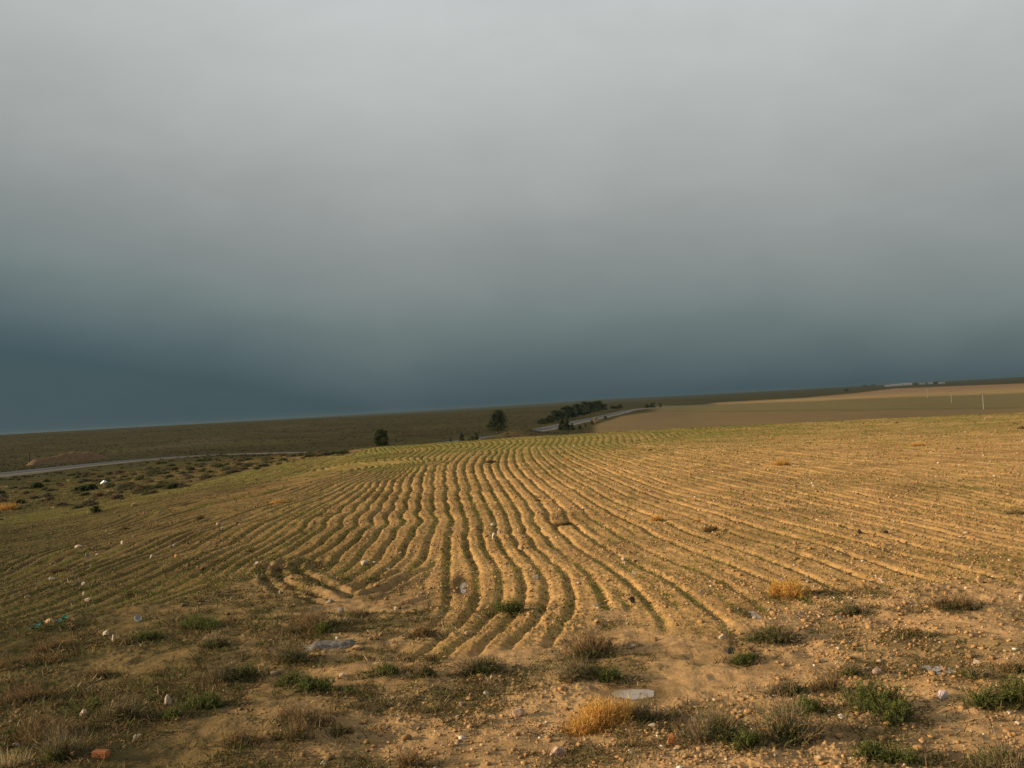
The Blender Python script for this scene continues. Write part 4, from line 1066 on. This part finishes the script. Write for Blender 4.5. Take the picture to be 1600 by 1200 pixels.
for (px, py, h, w, lab, shp, col) in [
 (704, 691, 9, 4, 'thin small conifer by the road, leftmost of the little trees on the brow', 'cone', (.05, .05, .022)),
 (721, 691, 14, 10, 'small pointed conifer on the brow, between the thin one and the shrubby pair', 'cone', (.06, .066, .026)),
 (736, 691, 9, 12, 'low rounded shrub on the brow beside the left side of the pointed sapling', 'bush', (.055, .058, .022)),
 (745, 690.5, 15, 8, 'pointed sapling growing out of the right side of the low rounded shrub', 'cone', (.055, .060, .022)),
 (878, 672.5, 17, 12, 'dark cone-shaped conifer right of the road, left one of a touching pair', 'cone', (.032, .042, .016)),
 (886, 672.5, 18, 12, 'dark cone-shaped conifer right of the road, right one of a touching pair', 'cone', (.032, .042, .016)),
 (895, 672.5, 11, 7, 'small dark conifer beside the touching pair by the road', 'cone', (.032, .042, .016)),
 (906, 671, 6, 5, 'small dark shrub by the road, next right after the small conifer', 'bush', (.04, .045, .02)),
 (914, 667, 6, 4, 'narrow shrub on the road bank between the dark shrub and the straw coloured ones', 'bush', (.09, .08, .035)),
 (925, 663.5, 7, 5, 'olive shrub on the road bank left of the straw coloured shrub', 'bush', (.10, .085, .04)),
 (931, 661, 9, 6, 'straw coloured shrub on the bank right of the road', 'bush', (.30, .22, .10)),
 (946, 655, 5, 5, 'dark low shrub high on the road bank', 'bush', (.06, .055, .03)),
 (1011, 637.5, 6, 6, 'dark tree on the skyline of the brown field, left of three', 'bush', DKG),
 (1020, 637, 7, 8, 'widest dark tree on the skyline of the brown field, middle of three', 'bush', DKG),
 (1032, 636.5, 6, 4, 'small dark tree on the skyline of the brown field, right of three', 'bush', DKG),
 (1322, 611.5, 3, 6, 'tiny dark tree on the far plain left of the white sheds', 'bush', DKG)]:
    x, y, t = far(px, py); s = t / F
    tree('conifer' if shp == 'cone' else 'small_tree', x, y, h * s, w * s, lab, 'tree' if h > 6 else 'shrub', shp, col, px, leaf=.08 * w * s + .03 * h * s, n_clump=60, per=70)
# belt of pines on the far side of the road
protos = []
for k in range(5):
    protos.append(tree_meshes('pine' if k % 2 else 'bush', 5.6, 5.2, DKG, 40 + k, leaf=.40, n_clump=75, per=80))
belt = [(846,664,6,9),(853,662.5,7,9),(860,661,9,9),(867,659.5,13,12),(873,658,12,12),(880,656.5,15,13),(887,655,16,13),(894,653,14,12),(901,651.5,15,13),(908,650,14,13),(915,648,15,13),(922,646.5,14,13),(929,644.5,13,12),(936,643,12,12),(942,641.5,8,9),(849,661,5,8),(958,640,4.5,7),(964,639.5,4,6),(969,639,5,6)]
for k, (px, py, h, w) in enumerate(belt):
    x, y, t = far(px, py - 1); s = t / F
    low = h < 9.5
    lab = ('low dark pine at the thin near end of the belt across the road' if px < 862 else 'low dark shrub-like pine beyond the far end of the belt') if low else 'dark bushy pine in the dense roadside belt behind the field'
    if px == 942: lab = 'low dark pine closing the far right end of the dense belt'
    o = tree('pine_tree', x, y, 0, 0, lab, 'tree', '', None, 0, 'pines in the roadside belt', protos[k % 5])
    o.scale = (w * s / 3.6, w * s / 3.6, h * s / 4.6); o.rotation_euler = (0, 0, k * 2.3)

# ------------------------------------------------------------------ heaped earth beside the road
def mound():
    a = np.array(hit(40, 727)[:2]); b = np.array(hit(172, 716.5)[:2])
    ax = b - a; L = np.hypot(*ax); ax /= L; nr = np.array([-ax[1], ax[0]])
    if nr @ a < 0: nr = -nr
    n, m = 90, 30; U, W = np.meshgrid(np.linspace(0, 1, n), np.linspace(-1, 1, m), indexing='ij')
    H_ = np.interp(U, [0, .06, .12, .2, .35, .5, .56, .64, .74, .86, 1], [0, .7, 1.0, .95, 1.25, 1.6, 1.72, 1.4, 1.55, 1.1, 0])
    wd = .7 + H_ * 1.1
    cr = np.clip(1 - np.abs(W) ** 1.25, 0, 1)
    P = a + ax * (U[..., None] * L) + nr * (W * wd)[..., None]
    gx = P[..., 0].ravel(); gy = P[..., 1].ravel()
    Z = gz(gx, gy).reshape(U.shape) - .12 + H_ * cr * 1.3 + (.18 * noise(gx * .9, gy * .9, 5) + .09 * noise(gx * 2.5, gy * 2.5, 6)).reshape(U.shape) * np.minimum(1, 3 * cr * np.minimum(U, 1 - U) * 6)
    V = np.c_[gx, gy, Z.ravel()]; c = V.mean(0); c[2] = V[:, 2].min()
    i = np.arange(n - 1)[:, None]; j = np.arange(m - 1)[None]; Fc = np.stack([i*m+j, (i+1)*m+j, (i+1)*m+j+1, i*m+j+1], -1).reshape(-1, 4)
    me = mesh_np('dirt_mound', V - c, Fc, M_MOUND, smooth=True); bm = bmesh.new(); bm.from_mesh(me); bmesh.ops.recalc_face_normals(bm, faces=bm.faces)
    if sum(f.normal.z for f in bm.faces) < 0: bmesh.ops.reverse_faces(bm, faces=bm.faces)
    bm.to_mesh(me); bm.free()
    o = link('dirt_mound', me, None, c); tag(o, 'long heap of dark brown earth beyond the road at the left', 'mound')
mound()
# ------------------------------------------------------------------ fence posts and utility poles
def post_mesh(h, r=.07):
    bm = bmesh.new(); tube(bm, [(0, 0, -.3), (.01, 0, h * .5), (.015, .01, h - .04), (.015, .01, h)], [r, r * .95, r * .9, r * .55], 8)
    me = bpy.data.meshes.new('fence_post'); bm.to_mesh(me); bm.free(); me.materials.append(M_POST); return me
for (px, py, h, r, lab) in [
 (46, 721.5, 13.5, .13, 'dark stout fence post rising behind the left end of the earth heap'),
 (108, 714, 5, .12, 'short dark post just showing above the middle of the earth heap'),
 (162, 711, 5, .06, 'faint thin fence post on the plain right of the earth heap'),
 (261, 709, 10, .07, 'thin fence post beyond the road, left neighbour of the dark one'),
 (320, 707.5, 12, .10, 'dark fence post beyond the road, left of the ploughed rows'),
 (370, 706, 14, .035, 'very thin tall fence post right of the dark one beyond the road')]:
    x, y, t = far(px, py); s = t / F
    o = link('fence_post', post_mesh(h * s, r), None, (x, y, float(gz(x, y)[0]))); tag(o, lab, 'post')
for (px, py, top, lab) in [
 (1537, 639, 616, 'concrete utility pole nearest of three, rising behind the far brow at the right'),
 (1487, 629, 612.5, 'concrete utility pole between the nearest and the farthest of the right'),
 (1449.5, 622, 606.5, 'concrete utility pole farthest and smallest, in the pale tan field')]:
    x, y, t = far(px, py); s = t / F; h = (py - top) * s
    e = empty('utility_pole', (x, y, float(gz(x, y)[0]))); tag(e, lab, 'utility pole', 'utility poles across the right valley')
    bm = bmesh.new(); tube(bm, [(0, 0, -.4), (0, 0, h * .5), (0, 0, h)], [.24, .19, .14], 10); me = bpy.data.meshes.new('pole'); bm.to_mesh(me); bm.free(); me.materials.append(M_CONCRETE); link('pole', me, e)
    link('crossarm', box_mesh('crossarm', 1.9, .12, .12, M_POST, .02), e, (0, -.2, h - .35))
    for k in (-.85, 0, .85):
        bm = bmesh.new(); tube(bm, [(0, 0, 0), (0, 0, .1), (0, 0, .22)], [.03, .07, .04], 8); me = bpy.data.meshes.new('insulator'); bm.to_mesh(me); bm.free(); me.materials.append(M_WHITE); link('insulator', me, e, (k, -.2, h - .29))
# ------------------------------------------------------------------ far sheds
def shed(px, py, w, h, lab, roofm):
    x, y, t = far(px, py); s = t / F; W = w * s; Hh = h * s * .75; D = 16.0
    e = empty('farm_shed', (x, y, float(gz(x, y)[0])), -math.atan2(x, y)); tag(e, lab, 'shed', 'sheds on the far plain')
    wl = box_mesh('wall', W, D, Hh * .7, M_WHITE, 0); link('wall', wl, e, (0, 0, Hh * .35 - .01))
    bm = bmesh.new(); a = W / 2 + .6; b = D / 2 + .6; z0 = Hh * .7; z1 = Hh
    vs = [bm.verts.new(p) for p in [(-a, -b, z0), (a, -b, z0), (a, b, z0), (-a, b, z0), (-a, 0, z1), (a, 0, z1)]]
    for f in [(0, 1, 5, 4), (2, 3, 4, 5), (0, 4, 3), (1, 2, 5), (3, 2, 1, 0)]: bm.faces.new([vs[i] for i in f])
    me = bpy.data.meshes.new('roof'); bm.to_mesh(me); bm.free(); me.materials.append(roofm); link('roof', me, e)
    n = max(2, int(W / 18))
    for k in range(n):
        link('door', box_mesh('door', 4.5, .12, Hh * .45, M_DARKROOF, 0), e, ((k + .5) / n * W - W / 2, -D / 2 - .05, Hh * .225))
for a in [(1388, 604.2, 10, 3.6, 'short white shed at the left end of the far white row', M_SHEDROOF), (1400, 603.2, 14, 4.0, 'long white shed in the middle of the far white row', M_SHEDROOF),
          (1416, 602, 16, 4.4, 'longest white shed at the right end of the far white row', M_SHEDROOF), (1441, 600.5, 8, 2.6, 'grey-roofed shed right of the far white row', M_DARKROOF),
          (1454, 600, 6, 2.8, 'small pale shed on the far plain between two grey-roofed sheds', M_SHEDROOF), (1471, 599.5, 9, 3.0, 'grey-roofed shed farthest right on the far plain', M_DARKROOF)]:
    shed(*a)
for (px, py, lab) in [(1352, 605, 'tiny dark grove left of the white sheds on the far plain'), (1430, 601.5, 'dark tree between the white row and the grey-roofed shed'), (1462, 600, 'dark tree beside the small pale far shed'), (1364, 604, 'dark tree close to the left end of the far white row')]:
    x, y, t = far(px, py); s = t / F
    tree('small_tree', x, y, 3.2 * s, 6 * s, lab, 'tree', 'bush', DKG, int(px), leaf=2.2, n_clump=24, per=30)

# ------------------------------------------------------------------ sun, sky
SUN_EL = math.radians(15); SUN_DIR = Vector((-math.cos(SUN_EL) * .995, -math.cos(SUN_EL) * .10, math.sin(SUN_EL))).normalized()
ld = bpy.data.lights.new('sun', 'SUN'); ld.energy = 5.0; ld.angle = math.radians(.6); ld.color = (1.0, .80, .55)
so = bpy.data.objects.new('sun', ld); COL.objects.link(so); so.rotation_euler = SUN_DIR.to_track_quat('Z', 'Y').to_euler(); so.location = (-60, -10, 40)
w = bpy.data.worlds.new('World'); scene.world = w; w.use_nodes = True; nt = w.node_tree; L = nt.links.new
bg = nt.nodes['Background']
sky = nd(nt, 'ShaderNodeTexSky'); sky.sky_type = 'NISHITA'; sky.sun_disc = False; sky.sun_elevation = SUN_EL; sky.sun_rotation = math.atan2(SUN_DIR.x, SUN_DIR.y)
tc = nd(nt, 'ShaderNodeTexCoord'); sep = nd(nt, 'ShaderNodeSeparateXYZ'); L(tc.outputs['Generated'], sep.inputs[0])
def M(op, a, b=None, c=None, clamp=False):
    n = nd(nt, 'ShaderNodeMath', operation=op); n.use_clamp = clamp
    for i, q in enumerate((a, b, c)):
        if q is None: continue
        if isinstance(q, (int, float)): n.inputs[i].default_value = q
        else: L(q, n.inputs[i])
    return n.outputs[0]
def SN(scale, detail, stretch):
    mp = nd(nt, 'ShaderNodeMapping'); mp.inputs['Scale'].default_value = stretch; L(tc.outputs['Generated'], mp.inputs['Vector'])
    n = nd(nt, 'ShaderNodeTexNoise'); n.inputs['Scale'].default_value = scale; n.inputs['Detail'].default_value = detail; n.inputs['Roughness'].default_value = .5; n.inputs['Distortion'].default_value = .4
    L(mp.outputs[0], n.inputs['Vector']); return M('SUBTRACT', n.outputs[0], .5)
na = SN(2.2, 3, (1, 1, 2.4)); nb = SN(5.0, 5, (1, 1.4, 2.6)); nc = SN(14, 5, (1, 1, 2))
X = sep.outputs[0]; Zc = sep.outputs[2]
# height above the horizon as the cloud deck sees it: lower and thicker at the left, higher where the deck bulges
zz = M('ADD', Zc, M('MULTIPLY', M('MINIMUM', M('ADD', X, .12), 0.0), .225))
zz = M('ADD', zz, M('MULTIPLY', M('MAXIMUM', X, 0.0), .03)); zz = M('ADD', zz, M('MULTIPLY', na, .06)); zz = M('ADD', zz, M('MULTIPLY', nb, .018))
ramp = nd(nt, 'ShaderNodeValToRGB'); L(zz, ramp.inputs[0])
def lin(c): return tuple(((v / 255 + .055) / 1.055) ** 2.4 if v > 10 else v / 255 / 12.92 for v in c)
stops = [(0.0, (58, 80, 88)), (.018, (71, 90, 97)), (.036, (83, 100, 105)), (.086, (114, 126, 126)), (.15, (139, 145, 143)), (.21, (161, 165, 163)), (.30, (181, 185, 183)), (.37, (193, 197, 196)), (.6, (204, 209, 212))]
cr = ramp.color_ramp; cr.interpolation = 'EASE' if False else 'LINEAR'
while len(cr.elements) < len(stops): cr.elements.new(.5)
for e, (p, c) in zip(cr.elements, stops): e.position = p; e.color = (*lin(c), 1)
cl = nd(nt, 'ShaderNodeVectorMath', operation='SCALE'); L(ramp.outputs[0], cl.inputs[0])
SKYMUL = 1 / 2 ** EXPOSURE
L(M('MULTIPLY', M('ADD', 1.0, M('ADD', M('MULTIPLY', nb, .12), M('MULTIPLY', nc, .10))), SKYMUL / .1), cl.inputs['Scale'])
# clear sky shows only behind the camera, towards the sun
Yc = sep.outputs[1]
cov = M('ADD', .97, M('MULTIPLY', M('MINIMUM', M('ADD', Yc, .25), 0.0), .9), clamp=True)
mx = nd(nt, 'ShaderNodeMix', data_type='RGBA'); L(cov, mx.inputs['Factor']); L(sky.outputs[0], mx.inputs[6]); L(cl.outputs[0], mx.inputs[7])
L(mx.outputs[2], bg.inputs['Color']); bg.inputs['Strength'].default_value = .1

# ------------------------------------------------------------------ air
def haze():
    bm = bmesh.new(); bmesh.ops.create_cube(bm, size=1)
    for v in bm.verts: v.co = Vector((v.co.x * 24600, v.co.y * 24600, -24 if v.co.z < 0 else 16))
    me = bpy.data.meshes.new('haze'); bm.to_mesh(me); bm.free()
    m = bpy.data.materials.new('haze_air'); m.use_nodes = True; t = m.node_tree; t.nodes.remove(t.nodes['Principled BSDF'])
    v = t.nodes.new('ShaderNodeVolumePrincipled'); v.inputs['Color'].default_value = (.115, .165, .195, 1); v.inputs['Density'].default_value = HAZE; v.inputs['Anisotropy'].default_value = .2
    t.links.new(v.outputs[0], t.nodes['Material Output'].inputs['Volume']); me.materials.append(m)
    o = link('haze', me); tag(o, 'pale grey-blue air softening the far plain', kind='stuff')
HAZE = 8.5e-5
haze()
# ------------------------------------------------------------------ camera
cd = bpy.data.cameras.new('camera'); cam = bpy.data.objects.new('camera', cd); COL.objects.link(cam); scene.camera = cam
cd.sensor_width = 36; cd.lens = 36 * F / 1600; cd.clip_start = .1; cd.clip_end = 40000
f = Vector((0, math.cos(PITCH), math.sin(PITCH))); u0 = Vector((0, -math.sin(PITCH), math.cos(PITCH))); r0 = Vector((1, 0, 0))
c_, s_ = math.cos(ROLL), math.sin(ROLL); r = r0 * c_ - u0 * s_; u = r0 * s_ + u0 * c_
cam.matrix_world = Matrix(((r.x, u.x, -f.x, 0), (r.y, u.y, -f.y, 0), (r.z, u.z, -f.z, H), (0, 0, 0, 1)))
vs = scene.view_settings; vs.view_transform = 'Standard'; vs.look = 'None'; vs.exposure = EXPOSURE; vs.gamma = 1; vs.use_curve_mapping = False
scene.cycles.max_bounces = 6
